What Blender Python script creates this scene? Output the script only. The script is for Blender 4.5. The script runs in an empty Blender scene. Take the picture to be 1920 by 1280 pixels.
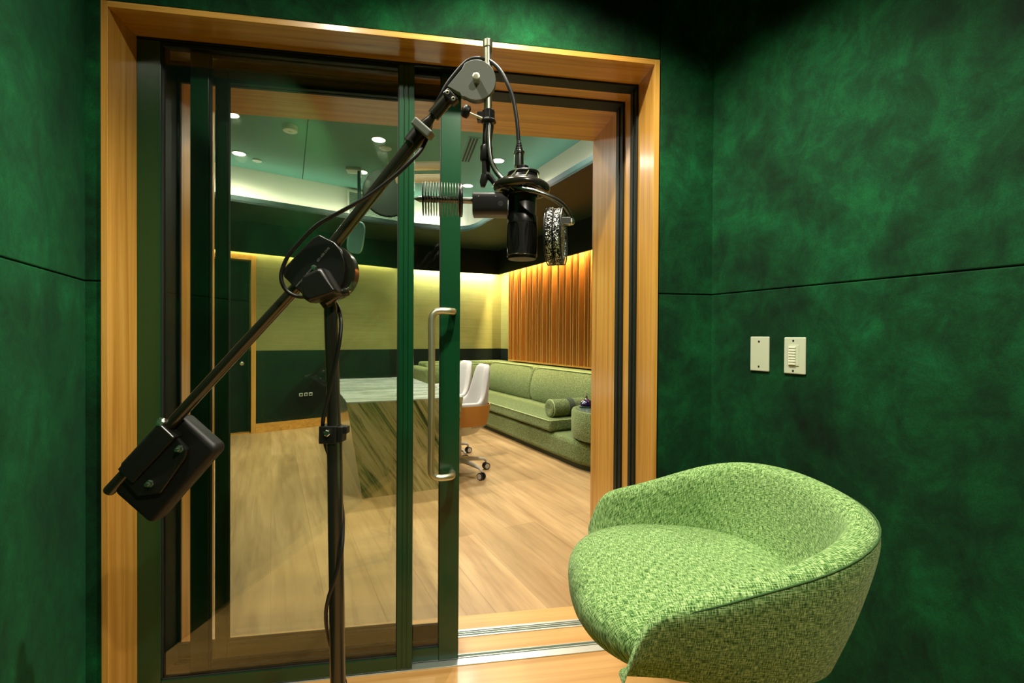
import bpy, bmesh, math, random
from mathutils import Vector, Matrix
random.seed(7)
SC = bpy.context.scene
COL = SC.collection
PI = math.pi

# ------------------------------------------------------------------ camera, light, exposure
H = 1.235                                             # eye height in metres; floor is z = 0
YAW, PITCH, ROLL = math.radians(9.16), math.radians(0.50), math.radians(0.364)
cam_data = bpy.data.cameras.new('camera')
cam_data.sensor_width = 36.0
cam_data.lens = 36.0 * 875.0 / 1920.0
cam_data.clip_start = 0.02
cam = bpy.data.objects.new('camera', cam_data)
COL.objects.link(cam)
fw = Vector((math.sin(YAW) * math.cos(PITCH), math.cos(YAW) * math.cos(PITCH), -math.sin(PITCH)))
rt = Vector((math.cos(YAW), -math.sin(YAW), 0))
up = rt.cross(fw)
rr = rt * math.cos(ROLL) + up * math.sin(ROLL)
uu = -rt * math.sin(ROLL) + up * math.cos(ROLL)
m = Matrix((rr, uu, -fw)).transposed().to_4x4()
m.translation = Vector((0, 0, H))
cam.matrix_world = m
SC.camera = cam

SC.view_settings.view_transform = 'Standard'
SC.view_settings.look = 'None'
SC.view_settings.gamma = 1.0
SC.view_settings.use_curve_mapping = False
SC.view_settings.exposure = 0.35
SC.cycles.max_bounces = 10
SC.cycles.diffuse_bounces = 4
SC.cycles.glossy_bounces = 4
SC.cycles.transparent_max_bounces = 16
SC.cycles.sample_clamp_indirect = 4.0
SC.cycles.use_denoising = True
SC.cycles.caustics_reflective = False
SC.cycles.caustics_refractive = False

world = bpy.data.worlds.new('world')
SC.world = world
world.use_nodes = True
world.node_tree.nodes['Background'].inputs[0].default_value = (0.01, 0.014, 0.012, 1)
world.node_tree.nodes['Background'].inputs[1].default_value = 0.0

def aim(o, target):
    d = Vector(target) - o.location
    o.rotation_euler = d.to_track_quat('-Z', 'Y').to_euler()

def spot(name, loc, target, watts, col=(1, 0.93, 0.8), deg=95, blend=0.5, r=0.035):
    l = bpy.data.lights.new(name, 'SPOT')
    l.energy, l.color = watts, col
    l.spot_size, l.spot_blend, l.shadow_soft_size = math.radians(deg), blend, r
    o = bpy.data.objects.new(name, l)
    COL.objects.link(o)
    o.location = loc
    aim(o, target)
    return o

def strip_light(name, a, b, aimdir, width, watts, col):
    """an LED tape from a to b, throwing its light along aimdir"""
    a, b, z = Vector(a), Vector(b), -Vector(aimdir).normalized()
    x = (b - a).normalized()
    y = z.cross(x).normalized()
    z = x.cross(y)
    l = bpy.data.lights.new(name, 'AREA')
    l.shape, l.size, l.size_y = 'RECTANGLE', (b - a).length, width
    l.energy, l.color = watts, col
    o = bpy.data.objects.new(name, l)
    COL.objects.link(o)
    mm = Matrix((x, y, z)).transposed().to_4x4()
    mm.translation = (a + b) / 2
    o.matrix_world = mm
    return o

WARM, NEUT, COOL = (1.0, 0.80, 0.50), (1.0, 0.94, 0.78), (0.86, 1.0, 0.88)
# recording booth: recessed ceiling spots (above the frame of the picture)
BOOTH_Z = 2.80
spot('booth_downlight_lamp', (0.26, 1.04, BOOTH_Z - .02), (0.26, 1.10, 0), 135, NEUT, 122, .55)
spot('booth_downlight_lamp', (-0.50, 0.76, BOOTH_Z - .02), (-0.50, 0.88, 0), 58, NEUT, 140, .8)
spot('booth_downlight_lamp', (0.55, -0.40, BOOTH_Z - .02), (0.62, -0.1, 0), 86, NEUT, 122, .6)  # unseen rear spot, doubles as fill on the stool
# control room: recessed ceiling spots and LED tapes in the coves
CEIL = 3.08
DOWN = [(-1.984, 5.117), (-1.703, 4.231), (-0.546, 4.527), (0.623, 4.846), (0.363, 5.709), (-0.839, 5.45), (0.95, 3.6), (-0.4, 3.1)]  # last two have no fixture, added to brighten the doorway end
for i, (x, y) in enumerate(DOWN):
    spot('control_room_downlight_lamp', (x, y, CEIL - .025), (x, y, 0), 110, (1, .93, .78), 160, 1.0, .05)
TC = (0.95, 1.0, 0.86)
strip_light('tray_cove_tape', (-3.0, 4.95, 2.69), (-0.55, 6.19, 2.69), (-.15, .4, 1), .04, 6, TC)
strip_light('tray_cove_tape', (-0.40, 6.22, 2.69), (0.25, 6.40, 2.69), (-.1, .3, 1), .04, 4, TC)
strip_light('tray_cove_tape', (0.62, 6.05, 2.69), (1.60, 2.75, 2.69), (.45, .1, 1), .04, 3, TC)
strip_light('wall_cove_tape', (-0.43, 7.30, 2.33), (0.96, 7.765, 2.33), (-.03, .10, -1), .03, 40, (1, .93, .68))
strip_light('wall_cove_tape', (-2.95, 5.93, 2.32), (-0.62, 7.24, 2.32), (-.08, .10, -1), .03, 13, (1, .84, .50))
strip_light('wall_cove_tape', (0.985, 7.62, 2.40), (2.14, 4.10, 2.40), (.16, .05, -1), .03, 165, (1, .74, .38))

# ------------------------------------------------------------------ mesh helpers
def V(p): return Vector(p)

def box(bm, lo, hi, M=None):
    vs = [bm.verts.new((x, y, z)) for x in (lo[0], hi[0]) for y in (lo[1], hi[1]) for z in (lo[2], hi[2])]
    if M is not None:
        for v in vs: v.co = M @ v.co
    for f in ((0, 1, 3, 2), (4, 6, 7, 5), (0, 4, 5, 1), (2, 3, 7, 6), (0, 2, 6, 4), (1, 5, 7, 3)):
        bm.faces.new([vs[i] for i in f])
    return vs

def frame(o, x, y=None, z=None):
    """matrix with origin o and axes; missing axes are completed"""
    x = V(x).normalized()
    if z is None: z = x.cross(V(y)).normalized()
    else: z = V(z).normalized()
    y = z.cross(x).normalized()
    z = x.cross(y)
    mm = Matrix((x, y, z)).transposed().to_4x4()
    mm.translation = V(o)
    return mm

def ring_pts(c, a, b, r, n, rb=None):
    rb = r if rb is None else rb
    return [V(c) + a * (r * math.cos(2 * PI * i / n)) + b * (rb * math.sin(2 * PI * i / n)) for i in range(n)]

def skin(bm, rings, caps=True, closed=False):
    vr = [[bm.verts.new(p) for p in r] for r in rings]
    n = len(vr[0])
    k = len(vr)
    for i in range(k if closed else k - 1):
        A, B = vr[i], vr[(i + 1) % k]
        for j in range(n):
            bm.faces.new((A[j], A[(j + 1) % n], B[(j + 1) % n], B[j]))
    if caps and not closed:
        bm.faces.new(list(reversed(vr[0])))
        bm.faces.new(vr[-1])

def catmull(pts, sub=6, closed=False):
    pts = [V(p) for p in pts]
    out = []
    n = len(pts)
    rng = range(n if closed else n - 1)
    for i in rng:
        if closed: p0, p1, p2, p3 = pts[i - 1], pts[i], pts[(i + 1) % n], pts[(i + 2) % n]
        else: p0, p1, p2, p3 = pts[max(i - 1, 0)], pts[i], pts[i + 1], pts[min(i + 2, n - 1)]
        for k in range(sub):
            t = k / sub
            out.append(.5 * ((2 * p1) + (p2 - p0) * t + (2 * p0 - 5 * p1 + 4 * p2 - p3) * t * t + (3 * p1 - p0 - 3 * p2 + p3) * t ** 3))
    if not closed: out.append(pts[-1])
    return out

def tube(bm, pts, r, n=12, closed=False, caps=True):
    """a swept round tube; r is a number or one radius per point"""
    pts = [V(p) for p in pts]
    k = len(pts)
    rad = [r] * k if isinstance(r, (int, float)) else list(r)
    t0 = (pts[1] - pts[0]).normalized()
    a = t0.orthogonal().normalized()
    rings = []
    for i in range(k):
        if closed: t = (pts[(i + 1) % k] - pts[i - 1]).normalized()
        else: t = (pts[min(i + 1, k - 1)] - pts[max(i - 1, 0)]).normalized()
        a = (a - t * a.dot(t)).normalized()
        b = t.cross(a)
        rings.append(ring_pts(pts[i], a, b, rad[i], n))
    skin(bm, rings, caps, closed)

def lathe(bm, o, axis, prof, n=24):
    """prof: (distance along the axis, radius) pairs"""
    o, z = V(o), V(axis).normalized()
    a = z.orthogonal().normalized()
    b = z.cross(a)
    skin(bm, [ring_pts(o + z * h, a, b, max(r, 1e-4), n) for h, r in prof])

def prism(bm, poly, M, d0, d1):
    """poly in the xy plane of M, extruded along its z"""
    lo = [bm.verts.new(M @ V((x, y, d0))) for x, y in poly]
    hi = [bm.verts.new(M @ V((x, y, d1))) for x, y in poly]
    n = len(poly)
    bm.faces.new(list(reversed(lo)))
    bm.faces.new(hi)
    for i in range(n):
        bm.faces.new((lo[i], lo[(i + 1) % n], hi[(i + 1) % n], hi[i]))

def torus(bm, c, axis, R, r, n=40, k=10):
    z = V(axis).normalized()
    a = z.orthogonal().normalized()
    b = z.cross(a)
    tube(bm, ring_pts(c, a, b, R, n), r, k, closed=True)

def grid(bm, o, u, v, nu=1, nv=1):
    o, u, v = V(o), V(u), V(v)
    P = [[bm.verts.new(o + u * (i / nu) + v * (j / nv)) for j in range(nv + 1)] for i in range(nu + 1)]
    for i in range(nu):
        for j in range(nv):
            bm.faces.new((P[i][j], P[i + 1][j], P[i + 1][j + 1], P[i][j + 1]))

# ------------------------------------------------------------------ object helpers
def props(o, label=None, cat=None, group=None, kind=None):
    if label: o['label'] = label
    if cat: o['category'] = cat
    if group: o['group'] = group
    if kind: o['kind'] = kind
    return o

def thing(name, label, cat, loc=(0, 0, 0), rz=0.0, group=None, kind=None):
    o = bpy.data.objects.new(name, None)
    COL.objects.link(o)
    o.empty_display_size = .1
    o.location = loc
    o.rotation_euler = (0, 0, rz)
    return props(o, label, cat, group, kind)

def root_of(o):
    while o.parent: o = o.parent
    return o

def mesh(name, bm, mat, parent=None, local=False, smooth=False, bevel=0, seg=2, subsurf=0, label=None):
    """one mesh object; vertices come in world space unless local"""
    bmesh.ops.recalc_face_normals(bm, faces=bm.faces)
    if parent is not None and not local:
        off = root_of(parent).location
        for v in bm.verts: v.co -= off
    me = bpy.data.meshes.new(name)
    bm.to_mesh(me)
    bm.free()
    me.materials.append(mat)
    if smooth:
        for p in me.polygons: p.use_smooth = True
    o = bpy.data.objects.new(name, me)
    COL.objects.link(o)
    if parent is not None: o.parent = parent
    if bevel:
        md = o.modifiers.new('bevel', 'BEVEL')
        md.width, md.segments, md.limit_method, md.angle_limit = bevel, seg, 'ANGLE', math.radians(40)
        md.harden_normals = False
    if subsurf:
        md = o.modifiers.new('subsurf', 'SUBSURF')
        md.levels = md.render_levels = subsurf
    if smooth == 'auto':
        for p in me.polygons: p.use_smooth = True
        if hasattr(me, 'set_sharp_from_angle'): me.set_sharp_from_angle(angle=math.radians(40))
    if label: o['label'] = label
    return o

def B(): return bmesh.new()

def struct(name, bm, mat, label=None, parent=None, cat=None, **k):
    o = mesh(name, bm, mat, parent, **k)
    if parent is None: props(o, label, cat, None, 'structure')
    return o

def copy_tree(o, parent=None):
    c = o.copy()
    COL.objects.link(c)
    c.parent = parent
    for ch in list(o.children): copy_tree(ch, c)
    return c

# ------------------------------------------------------------------ materials
def mat(name, base=(.5, .5, .5), rough=.5, metal=0.0, spec=.5, coat=0.0, sheen=0.0, sheen_tint=(1, 1, 1), emit=None, estr=0):
    m = bpy.data.materials.new(name)
    m.use_nodes = True
    b = m.node_tree.nodes['Principled BSDF']
    b.inputs['Base Color'].default_value = (*base, 1)
    b.inputs['Roughness'].default_value = rough
    b.inputs['Metallic'].default_value = metal
    b.inputs['Specular IOR Level'].default_value = spec
    b.inputs['Coat Weight'].default_value = coat
    b.inputs['Coat Roughness'].default_value = .16
    b.inputs['Sheen Weight'].default_value = sheen
    b.inputs['Sheen Tint'].default_value = (*sheen_tint, 1)
    if emit:
        b.inputs['Emission Color'].default_value = (*emit, 1)
        b.inputs['Emission Strength'].default_value = estr
    return m

def nt(m):
    t = m.node_tree
    return t.nodes, t.links, t.nodes['Principled BSDF']

def coords(N, L, scale=(1, 1, 1), rot=(0, 0, 0), kind='Object'):
    tc = N.new('ShaderNodeTexCoord')
    mp = N.new('ShaderNodeMapping')
    if any(rot):                                       # turn first, then stretch
        mp.vector_type = 'TEXTURE'
        mp.inputs['Scale'].default_value = tuple(1 / s for s in scale)
    else:
        mp.inputs['Scale'].default_value = scale
    mp.inputs['Rotation'].default_value = rot
    L.new(tc.outputs[kind], mp.inputs['Vector'])
    return mp.outputs['Vector']

def noise(N, L, vec, scale, detail=4, rough=.55, dist=0.0):
    n = N.new('ShaderNodeTexNoise')
    n.inputs['Scale'].default_value = scale
    n.inputs['Detail'].default_value = detail
    n.inputs['Roughness'].default_value = rough
    n.inputs['Distortion'].default_value = dist
    L.new(vec, n.inputs['Vector'])
    return n.outputs['Fac']

def ramp(N, L, fac, stops):
    r = N.new('ShaderNodeValToRGB')
    e = r.color_ramp.elements
    e[0].position, e[0].color = stops[0][0], (*stops[0][1], 1)
    e[1].position, e[1].color = stops[-1][0], (*stops[-1][1], 1)
    for p, c in stops[1:-1]:
        x = e.new(p)
        x.color = (*c, 1)
    L.new(fac, r.inputs['Fac'])
    return r.outputs['Color']

def mix(N, L, a, b, fac, mode='MIX'):
    x = N.new('ShaderNodeMix')
    x.data_type, x.blend_type = 'RGBA', mode
    for s, v in ((x.inputs[0], fac), (x.inputs[6], a), (x.inputs[7], b)):
        if hasattr(v, 'links'): L.new(v, s)
        elif isinstance(v, (int, float)): s.default_value = v
        else: s.default_value = (*v, 1)
    return x.outputs[2]

def bump(N, L, b, height, strength=.3, dist=.002):
    n = N.new('ShaderNodeBump')
    n.inputs['Strength'].default_value = strength
    n.inputs['Distance'].default_value = dist
    L.new(height, n.inputs['Height'])
    L.new(n.outputs['Normal'], b.inputs['Normal'])

def wood(name, along, c0, c1, c2, rough=.32, coat=.25, scale=1.0):
    """oak veneer with the grain along 'x', 'y' or 'z'"""
    m = mat(name, c1, rough, spec=.5, coat=coat)
    N, L, b = nt(m)
    s = [38 * scale] * 3
    s['xyz'.index(along)] = 1.1 * scale
    v = coords(N, L, s)
    n1 = noise(N, L, v, 1.0, 6, .6, .6)
    col = ramp(N, L, n1, [(.30, c0), (.5, c1), (.72, c2)])
    s2 = [5 * scale] * 3
    s2['xyz'.index(along)] = .5 * scale
    n2 = noise(N, L, coords(N, L, s2), 1.0, 3)
    col = mix(N, L, col, ramp(N, L, n2, [(.3, (.82, .78, .72)), (.7, (1.08, 1.06, 1.04))]), .8, 'MULTIPLY')
    L.new(col, b.inputs['Base Color'])
    bump(N, L, b, n1, .06, .001)
    return m

def velvet(name, dark, mid, light, hi, scale=1.0):
    m = mat(name, mid, .85, spec=.2, sheen=.07, sheen_tint=(.1, .9, .4))
    N, L, b = nt(m)
    b.inputs['Sheen Roughness'].default_value = .45
    v = coords(N, L, (1, 1, 1))
    n1 = noise(N, L, v, 2.3 * scale, 7, .64, .35)
    n2 = noise(N, L, coords(N, L, (1, 1, .8)), 10 * scale, 8, .72, .5)
    n3 = noise(N, L, v, 260, 2, .5)
    c = ramp(N, L, n1, [(.30, dark), (.48, mid), (.62, light), (.76, hi)])
    c = mix(N, L, c, ramp(N, L, n2, [(.34, (.34, .42, .38)), (.5, (.92, .97, .93)), (.68, (1.75, 1.75, 1.7))]), .85, 'MULTIPLY')
    c = mix(N, L, c, ramp(N, L, n3, [(.3, (.72, .72, .72)), (.7, (1.3, 1.3, 1.3))]), .6, 'MULTIPLY')
    L.new(c, b.inputs['Base Color'])
    bump(N, L, b, n3, .25, .001)
    return m

def glass(name, tint=(.972, .985, .96), ior=1.5):
    m = bpy.data.materials.new(name)
    m.use_nodes = True
    N, L = m.node_tree.nodes, m.node_tree.links
    N.clear()
    out = N.new('ShaderNodeOutputMaterial')
    mx = N.new('ShaderNodeMixShader')
    fr = N.new('ShaderNodeFresnel')
    fr.inputs['IOR'].default_value = ior
    tr = N.new('ShaderNodeBsdfTransparent')
    tr.inputs['Color'].default_value = (*tint, 1)
    gl = N.new('ShaderNodeBsdfGlossy')
    gl.inputs['Roughness'].default_value = 0.0
    gl.inputs['Color'].default_value = (.95, 1, .95, 1)
    L.new(fr.outputs[0], mx.inputs[0])
    L.new(tr.outputs[0], mx.inputs[1])
    L.new(gl.outputs[0], mx.inputs[2])
    L.new(mx.outputs[0], out.inputs['Surface'])
    return m

def tweed(name, dark, mid, light, scale=1.0, kind='UV', flecks=True):
    """woven cloth: two families of threads and pale flecks"""
    m = mat(name, mid, .9, spec=.2, sheen=.25, sheen_tint=(.8, 1, .6))
    N, L, b = nt(m)
    va = coords(N, L, (820 * scale, 85 * scale, 85 * scale), kind=kind)
    vb = coords(N, L, (85 * scale, 820 * scale, 85 * scale), kind=kind)
    na = noise(N, L, va, .55, 3, .6)
    nb = noise(N, L, vb, .55, 3, .6)
    ad = N.new('ShaderNodeMath')
    ad.operation = 'MAXIMUM'
    L.new(na, ad.inputs[0]); L.new(nb, ad.inputs[1])
    mn = N.new('ShaderNodeMath')
    mn.operation = 'ADD'
    L.new(na, mn.inputs[0]); L.new(nb, mn.inputs[1])
    hv = N.new('ShaderNodeMath')
    hv.operation = 'MULTIPLY'
    hv.inputs[1].default_value = .5
    L.new(mn.outputs[0], hv.inputs[0])
    c = ramp(N, L, hv.outputs[0], [(.40, dark), (.485, mid), (.56, light), (.63, tuple(min(1, x * 1.35) for x in light))])
    L.new(c, b.inputs['Base Color'])
    bump(N, L, b, hv.outputs[0], .5, .002)
    return m

def boucle(name, dark, mid, light, fleck):
    m = mat(name, mid, .95, spec=.15, sheen=.2, sheen_tint=(.8, 1, .6))
    N, L, b = nt(m)
    v = coords(N, L)
    n1 = noise(N, L, v, 120, 3, .6)
    n2 = noise(N, L, v, 230, 2, .5)
    c = ramp(N, L, n1, [(.34, dark), (.5, mid), (.64, light)])
    c = mix(N, L, c, fleck, ramp(N, L, n2, [(.60, (0, 0, 0)), (.68, (1, 1, 1))]))
    L.new(c, b.inputs['Base Color'])
    bump(N, L, b, n1, .5, .004)
    return m

M = {}
M['velvet'] = velvet('velvet_green', (.0006, .014, .0040), (.0012, .041, .0105), (.0022, .075, .0195), (.011, .115, .031))
M['velvet_dark'] = mat('seam_backing', (.002, .014, .007), .95)
OAK = ((.48, .225, .034), (.66, .345, .062), (.78, .46, .115))
M['oak_z'] = wood('oak_veneer_vertical', 'z', *OAK)
M['oak_x'] = wood('oak_veneer_horizontal', 'x', *OAK)
M['sill'] = wood('oak_sill', 'x', (.54, .28, .075), (.66, .37, .12), (.76, .46, .17), .35, .2, .6)
M['frame'] = mat('dark_green_coated_metal', (.003, .046, .014), .26, spec=.55, coat=.2)
M['frame_black'] = mat('black_green_coated_metal', (.004, .008, .004), .5, spec=.3)
M['glass'] = glass('clear_door_glass')
M['steel'] = mat('brushed_steel', (.68, .67, .48), .40, 1.0)
M['fin'] = mat('dark_fin_metal', (.30, .31, .26), .32, .9)
M['oak_slat'] = mat('oak_slat_veneer', (.60, .30, .062), .45)
M['alu'] = mat('anodised_aluminium', (.74, .80, .72), .34, .85)
M['alu_dark'] = mat('aluminium_groove', (.20, .25, .20), .5, .6)
M['black'] = mat('black_powder_coat', (.014, .014, .012), .33, spec=.5)
M['black_matte'] = mat('matte_black_plastic', (.010, .010, .009), .5, spec=.4)
M['black_gloss'] = mat('polished_black_tube', (.085, .080, .060), .20, .75, spec=.6)
M['chrome'] = mat('chrome', (.78, .78, .70), .24, 1.0)
M['greyplate'] = mat('grey_textured_plate', (.19, .21, .175), .5, .2)
M['rubber'] = mat('black_rubber', (.010, .010, .009), .42, spec=.5)
M['goose'] = mat('gooseneck_metal', (.24, .25, .22), .28, 1.0)
M['plate'] = mat('pale_plastic_plate', (.54, .60, .43), .35)
M['plate_in'] = mat('white_button', (.80, .84, .66), .35)
M['dark'] = mat('dark_recess', (.01, .012, .01), .7)
M['lettering'] = mat('white_lettering', (.28, .28, .24), .6)
M['tweed'] = tweed('green_tweed', (.008, .040, .006), (.105, .25, .05), (.44, .62, .25), 1.7)
M['piping'] = mat('green_piping', (.04, .11, .025), .9)
M['boucle'] = boucle('green_boucle', (.035, .058, .016), (.115, .155, .052), (.21, .265, .105), (.46, .52, .28))
M['boucle_trim'] = mat('pale_green_piping', (.36, .44, .20), .9)
M['wallcloth'] = None
M['darkgreen'] = mat('dark_green_wainscot', (.0022, .0078, .0048), .75, spec=.2)
M['soffit'] = mat('dark_green_soffit_paint', (.006, .022, .010), .6)
M['fascia'] = mat('near_black_green_fascia', (.004, .010, .006), .85, spec=.2)
M['lip'] = mat('teal_green_trim_paint', (.005, .026, .024), .6)
M['ceiling'] = mat('green_ceiling_paint', (.115, .28, .222), .75)
M['cream'] = mat('cream_plaster', (.78, .74, .60), .8)
M['white'] = mat('white_plastic', (.75, .78, .70), .4)
M['whitefab'] = mat('white_fabric', (.47, .455, .43), .85, sheen=.2)
M['leather'] = mat('tan_leather', (.58, .27, .05), .45)
M['offwhite'] = mat('off_white_coat', (.62, .62, .55), .35)
M['lamp'] = mat('lamp_glow', (1, 1, 1), .5, emit=(1, .97, .88), estr=14)
M['unlit'] = mat('unlit_white_disc', (.52, .62, .55), .5)
M['teal_speaker'] = mat('teal_grey_speaker_case', (.055, .15, .13), .4)
M['led'] = mat('orange_led', (1, .3, .05), .5, emit=(1, .25, .03), estr=8)
M['grille'] = mat('pale_metal_grille', (.35, .45, .35), .5, .3)
M['purple'] = mat('purple_glass', (.018, .009, .045), .08, spec=.8, coat=.5)
M['slate'] = mat('grey_stone_top', (.10, .14, .11), .15, coat=.4)
M['strap'] = mat('dark_strap', (.05, .07, .045), .7)
M['reflection_cream'] = mat('cream_reflection_bar', (.86, .74, .48), .5)  # pale base copies the brightness of a reflection in the glass
M['screen'] = mat('blue_grey_screen', (.03, .05, .08), .2)

def grasscloth():
    m = mat('olive_grasscloth', (.26, .27, .07), .8, spec=.2)
    N, L, b = nt(m)
    n1 = noise(N, L, coords(N, L, (1.5, 1.5, 60)), 1, 5, .6)
    n2 = noise(N, L, coords(N, L), 2.2, 4, .55)
    c = ramp(N, L, n1, [(.3, (.225, .23, .077)), (.7, (.275, .277, .102))])
    c = mix(N, L, c, ramp(N, L, n2, [(.3, (.82, .86, .8)), (.7, (1.12, 1.1, 1.1))]), .8, 'MULTIPLY')
    L.new(c, b.inputs['Base Color'])
    return m
M['wallcloth'] = grasscloth()

def planks():
    m = mat('oak_plank_floor', (.5, .32, .15), .38, spec=.4)
    N, L, b = nt(m)
    ang = math.atan2(.9503, -.3113)
    v = coords(N, L, (1, 1, 1), (0, 0, ang))
    br = N.new('ShaderNodeTexBrick')
    br.offset, br.offset_frequency = .37, 2
    for k, val in (('Scale', 1), ('Mortar Size', .0014), ('Mortar Smooth', .1), ('Bias', 0), ('Brick Width', 2.7), ('Row Height', .225)):
        br.inputs[k].default_value = val
    br.inputs['Color1'].default_value = (.40, .265, .12, 1)
    br.inputs['Color2'].default_value = (.53, .355, .17, 1)
    br.inputs['Mortar'].default_value = (.30, .18, .08, 1)
    L.new(v, br.inputs['Vector'])
    n1 = noise(N, L, coords(N, L, (1.4, 22, 1), (0, 0, ang)), 1.0, 6, .62, .9)
    n2 = noise(N, L, coords(N, L, (.8, 5, 1), (0, 0, ang)), 1.0, 3, .5, 1.5)
    c = mix(N, L, br.outputs['Color'], ramp(N, L, n1, [(.28, (.66, .62, .56)), (.5, (1, 1, 1)), (.72, (1.14, 1.13, 1.12))]), .75, 'MULTIPLY')
    c = mix(N, L, c, ramp(N, L, n2, [(.3, (.72, .66, .58)), (.7, (1.15, 1.15, 1.15))]), .8, 'MULTIPLY')
    L.new(c, b.inputs['Base Color'])
    return m
M['planks'] = planks()

def marble(name, pale):
    m = mat(name, (.5, .5, .4), .16, coat=.3)
    N, L, b = nt(m)
    rot = (0, math.radians(-31), 0) if not pale else (0, 0, math.radians(12))
    sc = (8.5, 1.2, .6) if not pale else (1.4, 9, 3)
    v = coords(N, L, sc, rot)
    n1 = noise(N, L, v, 1.3, 8, .66, 1.0)
    n2 = noise(N, L, coords(N, L, tuple(4 * s for s in sc), rot), 1.2, 6, .7, .6)
    if pale:
        c = ramp(N, L, n1, [(.30, (.10, .15, .12)), (.42, (.32, .39, .34)), (.55, (.54, .60, .56)), (.75, (.66, .71, .67))])
        d = ramp(N, L, n2, [(.33, (.5, .55, .5)), (.5, (1, 1, 1))])
    else:
        c = ramp(N, L, n1, [(.36, (.020, .050, .012)), (.43, (.15, .19, .055)), (.50, (.38, .35, .15)), (.60, (.50, .46, .24)), (.72, (.30, .34, .14))])
        d = ramp(N, L, n2, [(.36, (.22, .24, .16)), (.45, (1, 1, 1))])
    c = mix(N, L, c, d, .7, 'MULTIPLY')
    L.new(c, b.inputs['Base Color'])
    return m
M['marble'] = marble('green_olive_marble', False)
M['marble_top'] = marble('pale_veined_marble', True)

def speckle():
    m = mat('black_sparkling_mesh', (.02, .02, .02), .35, .8)
    N, L, b = nt(m)
    vo = N.new('ShaderNodeTexVoronoi')
    vo.inputs['Scale'].default_value = 420
    L.new(coords(N, L), vo.inputs['Vector'])
    c = ramp(N, L, vo.outputs['Color'], [(.45, (.004, .004, .004)), (.75, (.85, .86, .76))])  # bright cells put the mesh's sparkle into the colour
    L.new(c, b.inputs['Base Color'])
    bump(N, L, b, vo.outputs['Distance'], .9, .002)
    return m
M['speckle'] = speckle()

def perforated():
    m = mat('black_perforated_grille', (.015, .015, .012), .4, .6)
    N, L, b = nt(m)
    vo = N.new('ShaderNodeTexVoronoi')
    vo.inputs['Scale'].default_value = 620
    vo.inputs['Randomness'].default_value = .15
    L.new(coords(N, L), vo.inputs['Vector'])
    c = ramp(N, L, vo.outputs['Distance'], [(.25, (.06, .06, .05)), (.42, (.004, .004, .004))])
    L.new(c, b.inputs['Base Color'])
    return m
M['perf'] = perforated()

# ================================================================== the setting: recording booth
FY = 1.62                       # booth face of the front wall
XL, XR = -1.062, 1.020          # corners with the side walls
SEAM = 1.400                    # height of the joint between wall panels
CASE_L, CASE_R, CASE_T = -1.016, 0.803, 2.255

def panels(cells, o, u, th, back=.01):
    """velvet panels (a0,a1,z0,z1) on the plane through o along u, 3 mm joints, rounded edges"""
    bm = B()
    u = V(u).normalized()
    n = V((u.y, -u.x, 0))       # towards the viewer of the wall
    Mx = frame(o, u, z=(0, 0, 1))
    for a0, a1, z0, z1 in cells:
        g = .0016
        box(bm, (a0 + g, 0, z0 + g), (a1 - g, th, z1 - g), Mx)
    return bm

# front wall: panels around the doorway (their face is y = FY)
bm = panels([(XL - .02, CASE_L - .003, 0, SEAM), (XL - .02, CASE_L - .003, SEAM, BOOTH_Z),
             (CASE_L - .003, CASE_R + .006, CASE_T + .004, BOOTH_Z),
             (CASE_R + .006, XR + .02, 0, SEAM), (CASE_R + .006, XR + .02, SEAM, BOOTH_Z)],
            (0, FY, 0), (1, 0, 0), .03)
struct('wall_front', bm, M['velvet'], 'green velvet wall panels around the glazed doorway', cat='wall', bevel=.003)
bm = B()
for lo, hi in (((XL - .15, FY + .028, 0), (CASE_L, 1.90, BOOTH_Z)), ((CASE_R, FY + .028, 0), (XR + .15, 1.90, BOOTH_Z)),
               ((CASE_L, FY + .028, CASE_T), (CASE_R, 1.90, BOOTH_Z))):
    box(bm, lo, hi)
struct('wall_front_core', bm, M['velvet_dark'], 'dark core of the wall behind the velvet panels', cat='wall')
# right wall: runs from the corner towards and past the camera
RU = V((.294, -.956, 0)).normalized()
bm = panels([(0, 3.6, 0, SEAM), (0, 3.6, SEAM, BOOTH_Z)], (XR, FY, 0), RU, .03)
for v in bm.verts: pass
struct('wall_right', bm, M['velvet'], 'green velvet right wall with one level joint and two switch plates', cat='wall', bevel=.003)
RN = V((RU.y, -RU.x, 0))
LU = V((.300, -.954, 0)).normalized()
# left wall: same direction, on the other side
bm = B()
Ml = frame((XL, FY, 0), LU, z=(0, 0, 1))
for z0, z1 in ((0, SEAM), (SEAM, BOOTH_Z)):
    box(bm, (.0016, -.03, z0 + .0016), (3.6, 0, z1 - .0016), Ml)
struct('wall_left', bm, M['velvet'], 'green velvet left wall with one level joint', cat='wall', bevel=.003)
bm = B()
box(bm, (0, .029, 0), (3.6, .07, BOOTH_Z), frame((XR, FY, 0), RU, z=(0, 0, 1)))
struct('wall_right_core', bm, M['velvet_dark'], 'dark backing behind the right wall panels', cat='wall')
bm = B()
box(bm, (0, -.07, 0), (3.6, -.029, BOOTH_Z), Ml)
struct('wall_left_core', bm, M['velvet_dark'], 'dark backing behind the left wall panels', cat='wall')
bm = B()
box(bm, (-.6, -1.84, 0), (2.6, -1.8, BOOTH_Z))
struct('wall_back', bm, M['velvet'], 'green velvet booth wall behind the camera', cat='wall')
bm = B()
box(bm, (-1.4, -1.9, BOOTH_Z), (2.6, 1.70, BOOTH_Z + .05))
struct('ceiling', bm, M['soffit'], 'dark green booth ceiling', cat='ceiling')
bm = B()
box(bm, (-1.4, -1.9, -.05), (2.6, 1.75, 0))
struct('floor', bm, M['sill'], 'pale oak booth floor in front of the doorway', cat='floor')

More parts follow.
